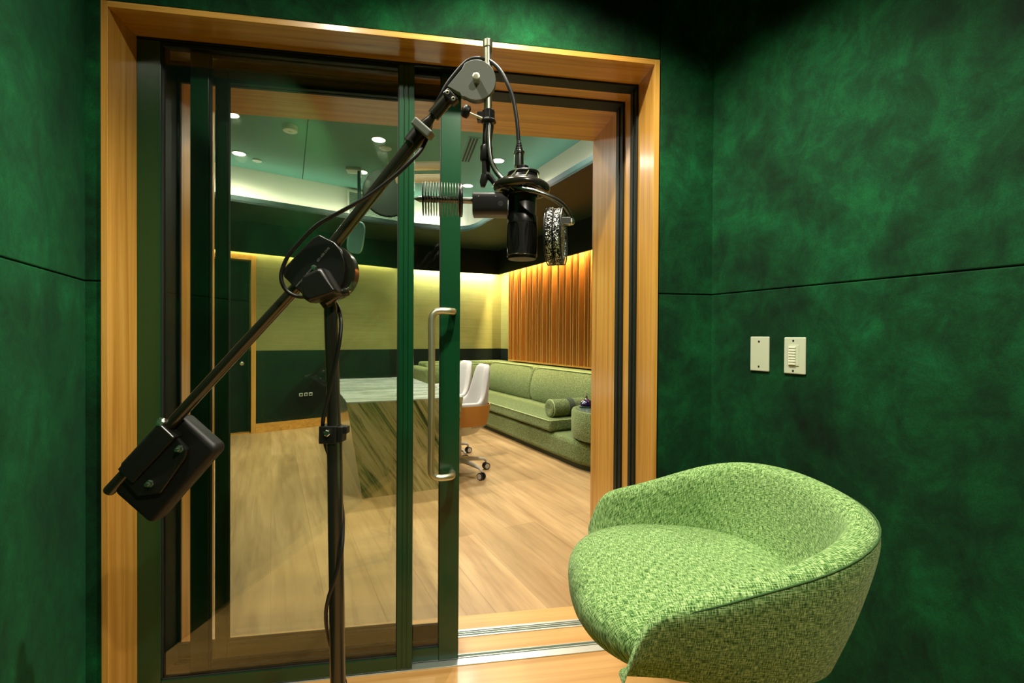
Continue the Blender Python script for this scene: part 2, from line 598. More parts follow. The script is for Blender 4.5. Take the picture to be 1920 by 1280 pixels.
# ------------------------------------------------------------------ door linings and sill
TA0, TA1, TB0, TB1 = 1.75, 1.812, 1.888, 1.966
bm = B()
box(bm, (CASE_L, 1.612, 0), (-.997, TB0, CASE_T))
box(bm, (.783, 1.612, 0), (CASE_R, TB0, CASE_T))
struct('trim_1', bm, M['oak_z'], 'oak side linings of the outer doorway', cat='trim', bevel=.001)
bm = B()
box(bm, (-.997, 1.612, 2.236), (.783, TB0, CASE_T))
struct('trim_2', bm, M['oak_x'], 'oak head lining of the outer doorway', cat='trim', bevel=.001)
bm = B()
box(bm, (-1.016, TB1, 0), (-.983, 2.275, 2.255))
box(bm, (.776, TB1, 0), (.803, 2.275, 2.255))
struct('trim_3', bm, M['oak_z'], 'oak side linings of the inner doorway', cat='trim')
bm = B()
box(bm, (-.983, TB1, 2.230), (.776, 2.275, 2.255))
struct('trim_4', bm, M['oak_x'], 'oak head lining of the inner doorway', cat='trim')
bm = B()
box(bm, (-.997, TA1, -.05), (.783, TB0 + .025, .001))
box(bm, (-.983, TB1 - .002, -.05), (.776, 2.063, .001))
struct('floor_2', bm, M['sill'], 'oak sill strips between the door tracks', cat='floor')
# fixed head frames
bm = B()
box(bm, (-.997, TA0, 2.228), (.783, TA1, 2.236))
box(bm, (.775, TA0, 0), (.783, TA1, 2.228))
box(bm, (-.997, TA0 + .030, 0), (-.925, TA1, 2.228))
box(bm, (.771, TA0 + .026, 0), (.776, TA0 + .034, 2.228))
struct('trim_5', bm, M['frame_black'], 'black door frame nearest the booth', cat='frame', bevel=.002)
bm = B()
box(bm, (-.997, TB0, 2.229), (.783, TB1, 2.237))
box(bm, (.775, TB0, 0), (.784, TB1, 2.229))
box(bm, (-1.010, TB0, 0), (-.968, TB1, 2.229))
box(bm, (.771, TB0 + .032, 0), (.776, TB0 + .042, 2.229))
struct('trim_6', bm, M['frame_black'], 'black door frame nearest the control room', cat='frame', bevel=.002)
# tracks
def track(name, y0, y1, x0, x1, label, broad):
    t = thing(name, label, 'door track', ((x0 + x1) / 2, y0, 0), kind='structure')
    bm = B()
    box(bm, (x0, y0, -.04), (x1, y1, -.004))
    mesh('track_bed', bm, M['alu_dark'], t)
    bm = B()
    if broad: rails = ((y0, y0 + .036), (y0 + .041, y0 + .0455), (y1 - .004, y1))
    else: rails = ((y0, y0 + .009), (y0 + .017, y0 + .021), (y0 + .029, y0 + .033), (y1 - .012, y1))
    for a, b_ in rails: box(bm, (x0, a, -.01), (x1, b_, .0035))
    mesh('rail', bm, M['alu'], t, bevel=.0008)
track('trim_7', TA0, TA1, -.92, .772, 'broad aluminium sliding track nearest the booth', True)
track('trim_8', TB0 + .025, TB1 - .002, -.96, .772, 'ribbed aluminium sliding track nearest the control room', False)

# ------------------------------------------------------------------ glazed door leaves
def leaf(name, label, x0, x1, y, d, sl, sr, zb, zt, bottom, toprail=0.0, grooves=True, lift=.006):
    t = thing(name, label, 'door', ((x0 + x1) / 2, y, 0), kind='structure')
    for s0, s1 in ((x0, x0 + sl), (x1 - sr, x1)):
        bm = B()
        if grooves and s1 - s0 > .045 and s0 > x0:
            w = s1 - s0
            cuts = [0, .30, .36, .60, .66, 1.0]
            for i in range(0, 5, 2):
                box(bm, (s0 + w * cuts[i], y - d / 2, lift), (s0 + w * cuts[i + 1], y + d / 2, zt))
            box(bm, (s0 + .002, y - d / 2 + .004, lift), (s1 - .002, y + d / 2 - .004, zt - .001))
        else:
            box(bm, (s0, y - d / 2, lift), (s1, y + d / 2, zt))
        mesh('stile', bm, M['frame'], t, bevel=.0012)
    bm = B()
    box(bm, (x0 + sl, y - d / 2 + .0015, lift), (x1 - sr, y + d / 2 - .0015, bottom))
    mesh('bottom_rail', bm, M['frame'], t, bevel=.002)
    if toprail:
        bm = B()
        box(bm, (x0 + sl, y - d / 2 + .0015, zt - toprail), (x1 - sr, y + d / 2 - .0015, zt))
        mesh('top_rail', bm, M['frame_black'], t, bevel=.002)
    bm = B()
    box(bm, (x0 + sl - .002, y - .003, bottom - .002), (x1 - sr + .002, y + .003, zt - toprail + .004))
    mesh('glass_pane', bm, M['glass'], t)
    bm = B()
    for a in (x0 + sl, x1 - sr - .004):
        box(bm, (a, y - d / 2 + .004, bottom), (a + .004, y + d / 2 - .004, zt - toprail))
    box(bm, (x0 + sl, y - d / 2 + .004, bottom), (x1 - sr, y + d / 2 - .004, bottom + .004))
    mesh('glazing_gasket', bm, M['dark'], t)
    return t

leaf('door_1', 'fixed glass leaf nearest the booth on the left of the doorway', -.997, -.085, 1.7635, .023, .072, .055, 0, 2.227, .055, toprail=.014, grooves=True)
d2 = leaf('door_2', 'sliding glass leaf with the long steel pull handle', -.848, .087, 1.7945, .024, .059, .074, 0, 2.227, .055, toprail=.014, grooves=False)
leaf('door_3', 'sliding glass leaf nearest the control room', -.826, .082, 1.9285, .024, .042, .056, 0, 2.228, .055, toprail=.037, grooves=False)
leaf('door_4', 'fixed glass leaf nearest the control room', -.968, -.098, 1.9525, .020, .003, .050, 0, 2.228, .055, toprail=.037, grooves=False)
# offset steel pull
bm = B()
hz0, hz1, hx, hy = .720, 1.330, -.018, 1.722
pts = [(.060, 1.783, hz1), (.060, 1.755, hz1), (.055, 1.735, hz1), (.035, 1.724, hz1), (.012, 1.722, hz1), (-.006, hy, hz1 - .006), (hx, hy, hz1 - .030), (hx, hy, hz1 - .12)]
pts = catmull(pts, 5)
low = [V((p.x, p.y, hz0 + hz1 - p.z)) for p in reversed(pts)]
tube(bm, pts + low, .0125, 16)
mesh('pull_handle', bm, M['steel'], d2, smooth='auto', label='long brushed steel pull handle')

# ================================================================== the setting: control room
CR = V((1.079, 7.891, 0))                       # corner of far wall and sofa wall
PU, QU = V((.3113, -.9503, 0)), V((-.9503, -.3113, 0))   # along the sofa wall; out from it
KINK = V((-.462, 7.374, 0))
LDIR = V((-.872, -.490, 0)).normalized()
RAILZ = 1.046
def RS(p, q, z=0): return CR + PU * p + QU * q + V((0, 0, z))
def wall_strip(name, a, b, z0, z1, th, m_, label, side=1):
    """a wall slab from a to b; its room face is the line a-b and th goes outwards"""
    bm = B()
    a, b = V(a), V(b)
    Mx = frame(a, b - a, z=(0, 0, 1))
    lo, hi = (0, th) if th > 0 else (th, 0)
    box(bm, (0, lo, z0), ((b - a).length, hi, z1), Mx)
    return struct(name, bm, m_, label, cat='wall')
SW_END = CR + PU * 6.0
DOOR_R = V((-2.315, 6.333, 0))                  # right jamb of the far door, on the far wall
DOOR_L = DOOR_R + LDIR * .92
FAR_END = KINK + LDIR * 4.2
DOORTOP = 2.215
wall_strip('wall_far', KINK, DOOR_R, RAILZ, CEIL, -.1, M['wallcloth'], 'olive grasscloth far wall above the dark wainscot')
wall_strip('wall_far_lower', KINK, DOOR_R, 0, RAILZ, -.1, M['darkgreen'], 'dark green wainscot of the far wall')
wall_strip('wall_far_end', DOOR_L, FAR_END, 0, CEIL, -.1, M['darkgreen'], 'dark green far wall left of the door')
wall_strip('wall_far_over_door', DOOR_R, DOOR_L, DOORTOP, CEIL, -.1, M['wallcloth'], 'strip of far wall over the door')
wall_strip('wall_corner', CR, KINK, RAILZ, CEIL, -.1, M['wallcloth'], 'olive grasscloth wall behind the corner of the sofa')
wall_strip('wall_corner_lower', CR, KINK, 0, RAILZ, -.1, M['darkgreen'], 'dark wainscot behind the corner of the sofa')
wall_strip('wall_sofa', CR, SW_END, RAILZ, CEIL, .1, M['wallcloth'], 'olive grasscloth wall above the long sofa')
wall_strip('wall_sofa_lower', CR, SW_END, 0, RAILZ, .1, M['darkgreen'], 'dark wainscot behind the long sofa')
wall_strip('wall_control_left', (-3.75, 6.0, 0), (-3.75, 2.0, 0), 0, CEIL, -.1, M['darkgreen'], 'dark green left wall of the control room')
bm = B()
box(bm, (-3.85, 2.16, 0), (-1.016, 2.262, CEIL))
box(bm, (.803, 2.16, 0), (3.2, 2.262, CEIL))
box(bm, (-1.016, 2.16, 2.255), (.803, 2.262, CEIL))
struct('wall_control_front', bm, M['darkgreen'], 'control room face of the doorway wall', cat='wall')
bm = B()
box(bm, (-3.9, 2.063, -.05), (3.6, 8.4, 0))
struct('floor_3', bm, M['planks'], 'wide oak planks of the control room floor', cat='floor')
bm = B()
# ceiling in two boards with a narrow joint
j0, j1 = V((-1.571, 5.835, 0)), V((-1.111, 4.285, 0))
jd = (j1 - j0).normalized()
Mx = frame(j0, jd, z=(0, 0, 1))
box(bm, (-3.5, .004, CEIL), (4.5, 6.5, CEIL + .04), Mx)
box(bm, (-3.5, -4.5, CEIL), (4.5, -.004, CEIL + .04), Mx)
struct('ceiling_2', bm, M['ceiling'], 'green control room ceiling inside the raised tray', cat='ceiling')
bm = B()
box(bm, (-4, 2.1, CEIL + .04), (4, 9, CEIL + .08))
struct('ceiling_3', bm, M['dark'], 'dark void above the ceiling joint', cat='ceiling')

# soffit with lit tray
LIPB, LIPT, FASC = 2.63, 2.695, 2.25
def on_line(a, b, y=None, x=None):
    a, b = V(a), V(b)
    t = (y - a.y) / (b.y - a.y) if y is not None else (x - a.x) / (b.x - a.x)
    return a + (b - a) * t
lipL0 = on_line((-2.117, 5.237, 0), (-.488, 6.064, 0), x=-3.7)
lipR1 = on_line((1.005, 4.302, 0), (1.216, 3.588, 0), y=2.262)
lip = [lipL0, V((-2.117, 5.237, 0)), V((-.46, 6.07, 0))]
lip += catmull([(.02, 6.165, 0), (.17, 6.19, 0), (.32, 6.175, 0), (.43, 6.08, 0), (.505, 5.93, 0)], 4)
lip += [V((1.005, 4.302, 0)), lipR1]
fk, fc = V((-.50, 7.165, 0)), V((.972, 7.49, 0))
fasL0 = on_line((-2.442, 6.05, 0), (-.574, 7.119, 0), x=-3.7)
fasR1 = on_line((.972, 7.49, 0), (1.749, 5.136, 0), y=2.262)
fas = [fasL0, V((-2.442, 6.05, 0)), fk] + [fc] * (len(lip) - 5) + [V((1.749, 5.136, 0)), fasR1]
bm = B()
for i in range(len(lip) - 1):
    q = [lip[i], lip[i + 1], fas[i + 1], fas[i]]
    if (q[2] - q[3]).length < 1e-6: q = q[:3]
    lo = [bm.verts.new(p + V((0, 0, LIPB))) for p in q]
    hi = [bm.verts.new(p + V((0, 0, LIPB + .02))) for p in q]
    n = len(q)
    bm.faces.new(lo); bm.faces.new(hi)
    for k in range(n): bm.faces.new((lo[k], lo[(k + 1) % n], hi[(k + 1) % n], hi[k]))
struct('ceiling_4', bm, M['soffit'], 'dark green lowered soffit around the ceiling tray', cat='ceiling')

def offset_poly(pts, d):
    out = []
    for i, p in enumerate(pts):
        a = pts[max(i - 1, 0)]; b = pts[min(i + 1, len(pts) - 1)]
        t = (b - a).normalized()
        out.append(p + V((-t.y, t.x, 0)) * d)
    return out
def ribbon(pts, z0, z1, th):
    bm = B()
    off = offset_poly(pts, th)
    for i in range(len(pts) - 1):
        q = [pts[i], pts[i + 1], off[i + 1], off[i]]
        lo = [bm.verts.new(p + V((0, 0, z0))) for p in q]
        hi = [bm.verts.new(p + V((0, 0, z1))) for p in q]
        bm.faces.new(lo); bm.faces.new(hi)
        for k in range(4): bm.faces.new((lo[k], lo[(k + 1) % 4], hi[(k + 1) % 4], hi[k]))
    bmesh.ops.remove_doubles(bm, verts=bm.verts, dist=1e-5)
    return bm
struct('trim_9', ribbon(lip, LIPB - .002, LIPT, .018), M['lip'], 'teal upstand edging the ceiling tray', cat='trim')
struct('trim_10', ribbon([fasL0, V((-2.442, 6.05, 0)), fk, fc, V((1.749, 5.136, 0)), fasR1], FASC, LIPB + .02, .03), M['fascia'],
       'black green fascia hiding the wall cove lights', cat='trim')
upper = offset_poly(lip, .28)
struct('wall_tray', ribbon(upper, LIPB + .02, CEIL, .05), M['cream'], 'cream lit band around the ceiling tray', cat='wall')

# baseboard and far door
bm = B()
Mx = frame(KINK, LDIR, z=(0, 0, 1))
wl = (DOOR_R - KINK).length
box(bm, (0, -.0, 0), (wl - .05, .016, .117), Mx)
struct('baseboard_far', bm, M['oak_x'], 'oak baseboard under the dark wainscot', cat='baseboard', bevel=.002)
Md = frame(DOOR_R, LDIR, z=(0, 0, 1))
d5 = thing('door_5', 'dark green door with oak casing in the far wall', 'door', DOOR_R, kind='structure')
bm = B()
box(bm, (-.055, -.16, 0), (-.002, .018, DOORTOP + .03), Md)
box(bm, (.922, -.16, 0), (.975, .018, DOORTOP + .03), Md)
mesh('casing', bm, M['oak_z'], d5)
bm = B()
box(bm, (-.002, -.16, DOORTOP - .03), (.922, .018, DOORTOP + .03), Md)
mesh('casing_head', bm, M['oak_x'], d5)
bm = B()
box(bm, (.006, -.16, .012), (.914, -.115, DOORTOP - .036), Md)
leaf5 = mesh('door_leaf', bm, M['darkgreen'], d5)
bm = B()
box(bm, (-.002, -.15, 0), (.922, .0, .012), Md)
mesh('threshold', bm, M['oak_x'], d5)
bm = B()
lathe(bm, Md @ V((.08, -.114, 1.03)), Md.to_3x3() @ V((0, 1, 0)), [(0, .026), (.008, .026), (.010, .010), (.05, .010)], 16)
tube(bm, [Md @ V((.08, -.066, 1.03)), Md @ V((.20, -.066, 1.03))], .010, 10)
mesh('lever_handle', bm, M['steel'], leaf5, smooth='auto')
bm = B()
lathe(bm, Md @ V((.08, -.114, .88)), Md.to_3x3() @ V((0, 1, 0)), [(0, .024), (.006, .024), (.010, .012)], 16)
mesh('lock_rose', bm, M['steel'], leaf5, smooth='auto')

# ================================================================== control room furniture
def prisms_round(bm, poly, z0, z1): prism(bm, poly, Matrix.Identity(4), z0, z1)

# ---- marble table (top wider than the block it stands on)
TE = V((.964, .267, 0)); TE.normalize()
TD = V((-.267, .964, 0)); TD.normalize()
T0 = V((-.663, 3.644, 0))
tb = thing('marble_table', 'long table of green veined marble with a pale top on the oak floor', 'table', T0 + TE * .45 + TD * 1.0)
Mt = frame(T0, TE, z=(0, 0, 1))
bm = B()
vs = box(bm, (0, 0, .730), (.915, 2.08, .74), Mt)
mesh('table_top', bm, M['marble_top'], tb, label='pale veined marble top')
def leg_slab(name, lo, hi, label, mk='marble'):
    bm = B()
    a = [bm.verts.new(Mt @ V((x, y, 0))) for x, y in lo]
    c = [bm.verts.new(Mt @ V((x, y, .730))) for x, y in hi]
    bm.faces.new(a); bm.faces.new(c)
    for i in range(4): bm.faces.new((a[i], a[(i + 1) % 4], c[(i + 1) % 4], c[i]))
    mesh(name, bm, M[mk], tb, label=label)
leg_slab('end_slab', [(.115, 0), (.80, 0), (.80, .065), (.115, .065)], [(0, 0), (.915, 0), (.915, .065), (0, .065)], 'olive green marble slab facing the doorway')
leg_slab('side_slab', [(.115, .065), (.26, .065), (.26, 1.94), (.115, 1.94)], [(0, .065), (.26, .065), (.26, 1.94), (0, 1.94)], 'pale marble side slab', 'marble_top')
leg_slab('end_slab', [(.115, 1.94), (.80, 1.94), (.80, 2.08), (.115, 2.08)], [(0, 1.94), (.915, 1.94), (.915, 2.08), (0, 2.08)], None)
bm = B()
Ms = frame(T0 + TD * .32, TD, z=(0, 0, 1))
box(bm, (0, .035, .52), (.16, .05, .64), frame(T0 + TD * .30 + TE * .0, TD, z=(0, 0, 1)))
mesh('socket_panel', bm, M['black_matte'], tb)

# ---- office chairs: tub shells
def outline(xf, xc, rx, hw, n_arm=7, n_back=17, p=2.3):
    pts = []
    for i in range(n_arm): pts.append((xf + (xc - xf) * i / n_arm, hw))
    for i in range(n_back + 1):
        a = PI / 2 - PI * i / n_back
        c_, s_ = math.cos(a), math.sin(a)
        pts.append((xc - rx * abs(c_) ** (2 / p), hw * math.copysign(abs(s_) ** (2 / p), s_)))
    for i in range(n_arm): pts.append((xc + (xf - xc) * (i + 1) / n_arm, -hw))
    return pts

def tub(bm, oln, zb, rim, th0, taper, cx, back=None, uvscale=1.0, inner_floor=None):
    """an open tub: outline points (front is +x), rim(x, s) gives the height of its edge"""
    uvl = bm.loops.layers.uv.new('UVMap')
    n = len(oln)
    cum = [0]
    for i in range(1, n): cum.append(cum[-1] + math.dist(oln[i], oln[i - 1]))
    cols, vv = [], []
    for i, (x, y) in enumerate(oln):
        a, b_ = oln[max(i - 1, 0)], oln[min(i + 1, n - 1)]
        tx, ty = b_[0] - a[0], b_[1] - a[1]
        l = math.hypot(tx, ty)
        nx, ny = ty / l, -tx / l              # inward for this winding
        if nx * (cx - x) + ny * (0 - y) < 0: nx, ny = -nx, -ny
        zr = rim(x, cum[i] / cum[-1])
        th = th0 * (.22 + .78 * sstep(.5, .40, abs(cum[i] / cum[-1] - .5)))
        def at(f, z, off):                    # f scales the outline about the centre
            fx = f if back is None else (1 if x > cx else 1 - (1 - f) / (1 - taper) * (1 - back) if f < .999 else f)
            return V((cx + (x - cx) * fx + nx * off, y * f + ny * off, z))
        h = zr - zb
        tz = min(th, h * .6)
        zi = min(zb + .02 if inner_floor is None else inner_floor, zb + h * .4)
        col = [at(taper, zb, 0), at(taper + (1 - taper) * .45, zb + h * .30, 0), at(taper + (1 - taper) * .85, zb + h * .68, 0), at(1, zr - tz * .45, 0),
               at(1, zr - tz * .12, th * .12), at(1, zr, th * .5), at(1, zr - tz * .14, th * .9),
               at(.99, zr - tz * .6, th * 1.04), at(.96, zi + (max(zr - tz, zi) - zi) * .45, th * 1.1), at(.90, zi, th * 1.15)]
        cols.append(col)
        s = [0]
        for k in range(1, len(col)): s.append(s[-1] + (col[k] - col[k - 1]).length)
        vv.append(s)
    V_ = [[bm.verts.new(p) for p in c] for c in cols]
    for i in range(n - 1):
        for k in range(len(cols[0]) - 1):
            f = bm.faces.new((V_[i][k], V_[i + 1][k], V_[i + 1][k + 1], V_[i][k + 1]))
            for lp, (ii, kk) in zip(f.loops, ((i, k), (i + 1, k), (i + 1, k + 1), (i, k + 1))):
                lp[uvl].uv = (cum[ii] * uvscale, vv[ii][kk] * uvscale)
    for i in (0, n - 1):
        L_ = len(V_[i])
        for k in range(L_ // 2 - 1):
            f = bm.faces.new((V_[i][k], V_[i][k + 1], V_[i][L_ - 2 - k], V_[i][L_ - 1 - k]))
            for lp, kk in zip(f.loops, (k, k + 1, L_ - 2 - k, L_ - 1 - k)):
                lp[uvl].uv = (lp.vert.co.y * uvscale, lp.vert.co.z * uvscale)
    return cols

def sstep(a, b_, x):
    t = min(1, max(0, (x - a) / (b_ - a)))
    return t * t * (3 - 2 * t)

def office_chair(label):
    t = thing('office_chair', label, 'chair', (0, 0, 0), 0, 'white office chairs along the table')
    oln = outline(.19, -.03, .25, .238)
    def rim(x, s):
        d = abs(s - .5)
        return .665 + .325 * (1 - sstep(.10, .235, d)) - .02 * sstep(.38, .5, d)
    bm = B()
    tub(bm, oln, .44, rim, .055, .86, 0, inner_floor=.47)
    mesh('seat_shell', bm, M['whitefab'], t, local=True, smooth=True, subsurf=1)
    bm = B()
    ol2 = outline(.17, -.03, .253, .241)
    cols = [[(x, y, z) for x, y in [(x * f, y * f) for x, y in ol2]] for z, f in ((.455, .885), (.52, .935), (.58, .976), (.635, .994))]
    vr = [[bm.verts.new(p) for p in c] for c in cols]
    vi = [[bm.verts.new((p[0] * .975, p[1] * .975, p[2])) for p in c] for c in cols]
    for L_ in (vr, vi):
        for a, b_ in zip(L_, L_[1:]):
            for j in range(len(a) - 1): bm.faces.new((a[j], a[j + 1], b_[j + 1], b_[j]))
    for q in (0, -1):
        for j in range(len(vr[0]) - 1): bm.faces.new((vr[q][j], vr[q][j + 1], vi[q][j + 1], vi[q][j]))
    mesh('outer_panel', bm, M['leather'], t, local=True, smooth='auto', label='tan leather panel')
    bm = B()
    prof = [(1.0, .505), (.97, .545), (.80, .56), (.4, .565)]
    rings = [[V((-.02 + (.205 * math.cos(a)) * f, .205 * math.sin(a) * f, z)) for a in [2 * PI * i / 28 for i in range(28)]] for f, z in [(.9, .46)] + prof]
    skin(bm, rings)
    mesh('seat_cushion', bm, M['whitefab'], t, local=True, smooth='auto')
    bm = B()
    lathe(bm, (0, 0, .36), (0, 0, 1), [(0, .11), (.02, .17), (.06, .205), (.10, .215)], 28)
    mesh('under_bowl', bm, M['offwhite'], t, local=True, smooth='auto')
    bm = B()
    lathe(bm, (0, 0, .10), (0, 0, 1), [(0, .045), (.05, .040), (.06, .026), (.27, .026)], 20)
    mesh('gas_column', bm, M['offwhite'], t, local=True, smooth='auto')
    for k in range(5):
        a = math.radians(-28.5 + 72 * k)
        d = V((math.cos(a), math.sin(a), 0))
        bm = B()
        tube(bm, [d * .03 + V((0, 0, .135)), d * .15 + V((0, 0, .118)), d * .265 + V((0, 0, .098)), d * .285 + V((0, 0, .075))], [.024, .020, .014, .011], 10)
        lg = mesh('base_leg', bm, M['offwhite'], t, local=True, smooth='auto')
        sd = V((-d.y, d.x, 0))
        for q in (-1, 1):
            bm = B()
            c0 = d * .285 + sd * (.012 * q) + V((0, 0, .032))
            lathe(bm, c0, sd * q, [(-.004, .032), (.011, .032), (.013, .030)], 22)
            cw = mesh('caster_wheel', bm, M['rubber'], lg, local=True, smooth='auto')
            bm = B()
            lathe(bm, c0 + sd * (.0125 * q), sd * q, [(0, .024), (.002, .023)], 18)
            mesh('caster_cap', bm, M['offwhite'], lg, local=True)
    return t
CH = [((.200, 4.235), 'white office chair nearest the doorway, its tan back panel in view'),
      ((.085, 4.86), 'white office chair second from the doorway, half hidden by the green door stile'),
      ((-.03, 5.58), 'white office chair farthest from the doorway, its seat seen behind the steel handle')]
base_chair = office_chair(CH[0][1])
for i, ((x, y), lab) in enumerate(CH):
    c = base_chair if i == 0 else copy_tree(base_chair)
    c['label'] = lab
    c.location = (x, y, 0)
    c.rotation_euler = (0, 0, math.atan2(-TE.y, -TE.x) + (0, .06, -.05)[i])
# keep the casters of the nearest chair where they stand

# ---- corner sofa
sofa = thing('corner_sofa', 'long green boucle corner sofa along the slatted wall', 'sofa', RS(1.5, .5))
def rpoly(pts, z0, z1): 
    bm = B()
    prism(bm, [(RS(p, q).x, RS(p, q).y) for p, q in pts], Matrix.Identity(4), z0, z1)
    return bm
def arc(cx, cy, r, a0, a1, n=14):
    return [(cx + r * math.cos(math.radians(a0 + (a1 - a0) * i / n)), cy + r * math.sin(math.radians(a0 + (a1 - a0) * i / n))) for i in range(n + 1)]
SQ = .95
base_poly = [(.02, .02), (.02, 1.45), (SQ, 1.45), (SQ, SQ)] + [(2.2, SQ)] + [(3.1, SQ)] + arc(3.50, SQ - .50, .50, 90, -60) + [(3.6, .02)]
mesh('sofa_base', rpoly(base_poly, .05, .275), M['boucle'], sofa, bevel=.045, seg=4, smooth='auto')
in_poly = [(.05, .05), (.05, 1.42), (SQ - .06, 1.42), (SQ - .06, SQ - .06), (3.1, SQ - .06)] + arc(3.50, SQ - .50, .45, 90, -60) + [(3.55, .05)]
mesh('plinth', rpoly(in_poly, 0, .06), M['strap'], sofa)
mesh('seat_cushion', rpoly([(SQ + .0, .26), (SQ, SQ + .03), (3.16, SQ + .03), (3.16, .26)], .280, .405), M['boucle'], sofa, bevel=.03, seg=4, smooth='auto')
mesh('seat_cushion', rpoly([(.26, .26), (.26, 1.43), (SQ - .01, 1.43), (SQ - .01, .26)], .280, .405), M['boucle'], sofa, bevel=.03, seg=4, smooth='auto')
bm = B()
tube(bm, [RS(SQ + .02, SQ + .028, .392), RS(3.14, SQ + .028, .392), RS(3.156, SQ + .01, .392), RS(3.156, .3, .392)], .006, 8)
mesh('cushion_piping', bm, M['boucle_trim'], sofa)
# back: frame along both walls and loose cushions leaning on it
mesh('backrest_frame', rpoly([(.02, .02), (.02, 1.45), (.20, 1.45), (.20, .20), (3.22, .20), (3.22, .02)], .27, .855), M['boucle'], sofa, bevel=.04, seg=4, smooth='auto')
def back_cushion(p0, p1, along_far=False, top=.85):
    bm = B()
    prof = [(.20, .40), (.40, .40), (.44, .50), (.43, .62), (.385, .76), (.335, top - .006), (.27, top + .010), (.20, top)]
    rings = []
    nseg = 10
    for i in range(nseg + 1):
        f = i / nseg
        e = abs(2 * f - 1)
        sh = 1 - .10 * e ** 12
        p = p0 + (p1 - p0) * f
        rings.append([(RS(p, .20 + (q - .20) * sh, .40 + (z - .40) * (1 - .02 * e ** 4)) if not along_far else RS(.20 + (q - .20) * sh, p, .40 + (z - .40) * (1 - .02 * e ** 4))) for q, z in prof])
    skin(bm, rings)
    o = mesh('back_cushion', bm, M['boucle'], sofa, smooth='auto', bevel=.02, seg=3)
    bm = B()
    ln = [RS(p0 + (p1 - p0) * (.02 + .96 * k / 8), .336, top - .004) if not along_far else RS(.336, p0 + (p1 - p0) * (.02 + .96 * k / 8), top - .004) for k in range(9)]
    tube(bm, ln, .006, 8)
    mesh('cushion_piping', bm, M['boucle_trim'], o)
back_cushion(.34, 1.72)
back_cushion(1.74, 3.20, top=.845)
back_cushion(.46, 1.40, along_far=True, top=.82)
# arm of the far run
mesh('arm_block', rpoly([(.10, 1.45), (.10, 1.60), (.90, 1.60), (.90, 1.45)], .05, .80), M['boucle'], sofa, bevel=.05, seg=4, smooth='auto')

# upholstered drum at the sofa end, with its stone top
DRUM = (3.66, .56)
dr = thing('drum_side_table', 'upholstered round drum table at the end of the green sofa', 'side table', RS(*DRUM, .275))
bm = B()
lathe(bm, RS(*DRUM, .278), (0, 0, 1), [(0, .34), (.015, .40), (.06, .415), (.255, .415), (.275, .405), (.28, .38)], 48)
mesh('drum_body', bm, M['boucle'], dr, smooth='auto')
bm = B()
lathe(bm, RS(*DRUM, .558), (0, 0, 1), [(0, .375), (.008, .372), (.010, .36)], 48)
mesh('stone_top', bm, M['slate'], dr, smooth='auto', label='dark glossy stone top')
# bolster
bo = thing('bolster_cushion', 'rolled green bolster on the sofa seat beside the drum table', 'cushion', RS(3.20, .55, .405))
bm = B()
o_, ax = RS(3.02, .90, .497), -QU
lathe(bm, o_, ax, [(0, .03), (-.012, .06), (-.004, .085), (.02, .092), (.42, .092), (.44, .08), (.45, .03)], 28)
mesh('bolster_body', bm, M['boucle'], bo, smooth='auto')
bm = B()
torus(bm, o_ + ax * .012, ax, .090, .006, 30, 8)
mesh('bolster_piping', bm, M['boucle_trim'], bo)
bm = B()
lathe(bm, o_ + ax * .20, ax, [(0, .092), (0, .0955), (.07, .0955), (.07, .092)], 28)
mesh('strap', bm, M['strap'], bo, smooth='auto', label='dark strap')
# glass bowl with lid on the drum
bw = thing('lidded_bottle', 'small dark purple lidded bottle on the drum table', 'bottle', RS(3.50, .78, .568))
bm = B()
lathe(bm, RS(3.50, .78, .569), (0, 0, 1), [(0, .060), (.004, .070), (.010, .075), (.012, .06)], 28)
mesh('saucer', bm, M['slate'], bw, smooth='auto')
bm = B()
lathe(bm, RS(3.50, .78, .581), (0, 0, 1), [(0, .05), (.012, .066), (.035, .060), (.052, .040), (.066, .016)], 28)
mesh('bottle_body', bm, M['purple'], bw, smooth='auto')
bm = B()
lathe(bm, RS(3.50, .78, .645), (0, 0, 1), [(0, .016), (.01, .010), (.045, .008), (.050, .011), (.058, .008)], 16)
mesh('stopper', bm, M['chrome'], bw, smooth='auto')

# ---- slatted diffuser panel
PQ = .0
dp = thing('slatted_wall_panel', 'tall slatted timber acoustic panel on the wall above the sofa', 'acoustic panel', RS(.66, .0, .86))
P0, P1, PZ0, PZ1 = .62, 4.3, .872, 2.34
bm = B()
def RB(bm, p0, p1, q0, q1, z0, z1): box(bm, (p0, q0, z0), (p1, q1, z1), Matrix(((PU.x, QU.x, 0, CR.x), (PU.y, QU.y, 0, CR.y), (0, 0, 1, 0), (0, 0, 0, 1))))
RB(bm, P0, P1, .002, .02, PZ0, PZ1)
mesh('backing_board', bm, M['oak_z'], dp)
bm = B()
RB(bm, P0, P1, .02, .172, PZ0, PZ0 + .02)
RB(bm, P0, P0 + .015, .02, .172, PZ0 + .02, PZ1)
RB(bm, P1 - .015, P1, .02, .172, PZ0 + .02, PZ1)
mesh('panel_frame', bm, M['oak_z'], dp)
seq = [2, 8, 0, 5, 13, 3, 10, 1, 7, 14, 4]
wid = [.050, .085, .036, .120, .070, .045, .140, .040, .095, .060, .110]
x = P0 + .015
W = .088
k = 0
while x + W < P1 - .015:
    W = wid[k % 11]
    dep = .022 + .0035 * seq[k % 11]
    bm = B()
    RB(bm, x, x + W - .011, .02, dep, PZ0 + .021, PZ1 - .004)
    RB(bm, x + W - .011, x + W, .02, .172, PZ0 + .021, PZ1 - .004)
    mesh('slat', bm, M['oak_slat'], dp)
    x += W
    k += 1

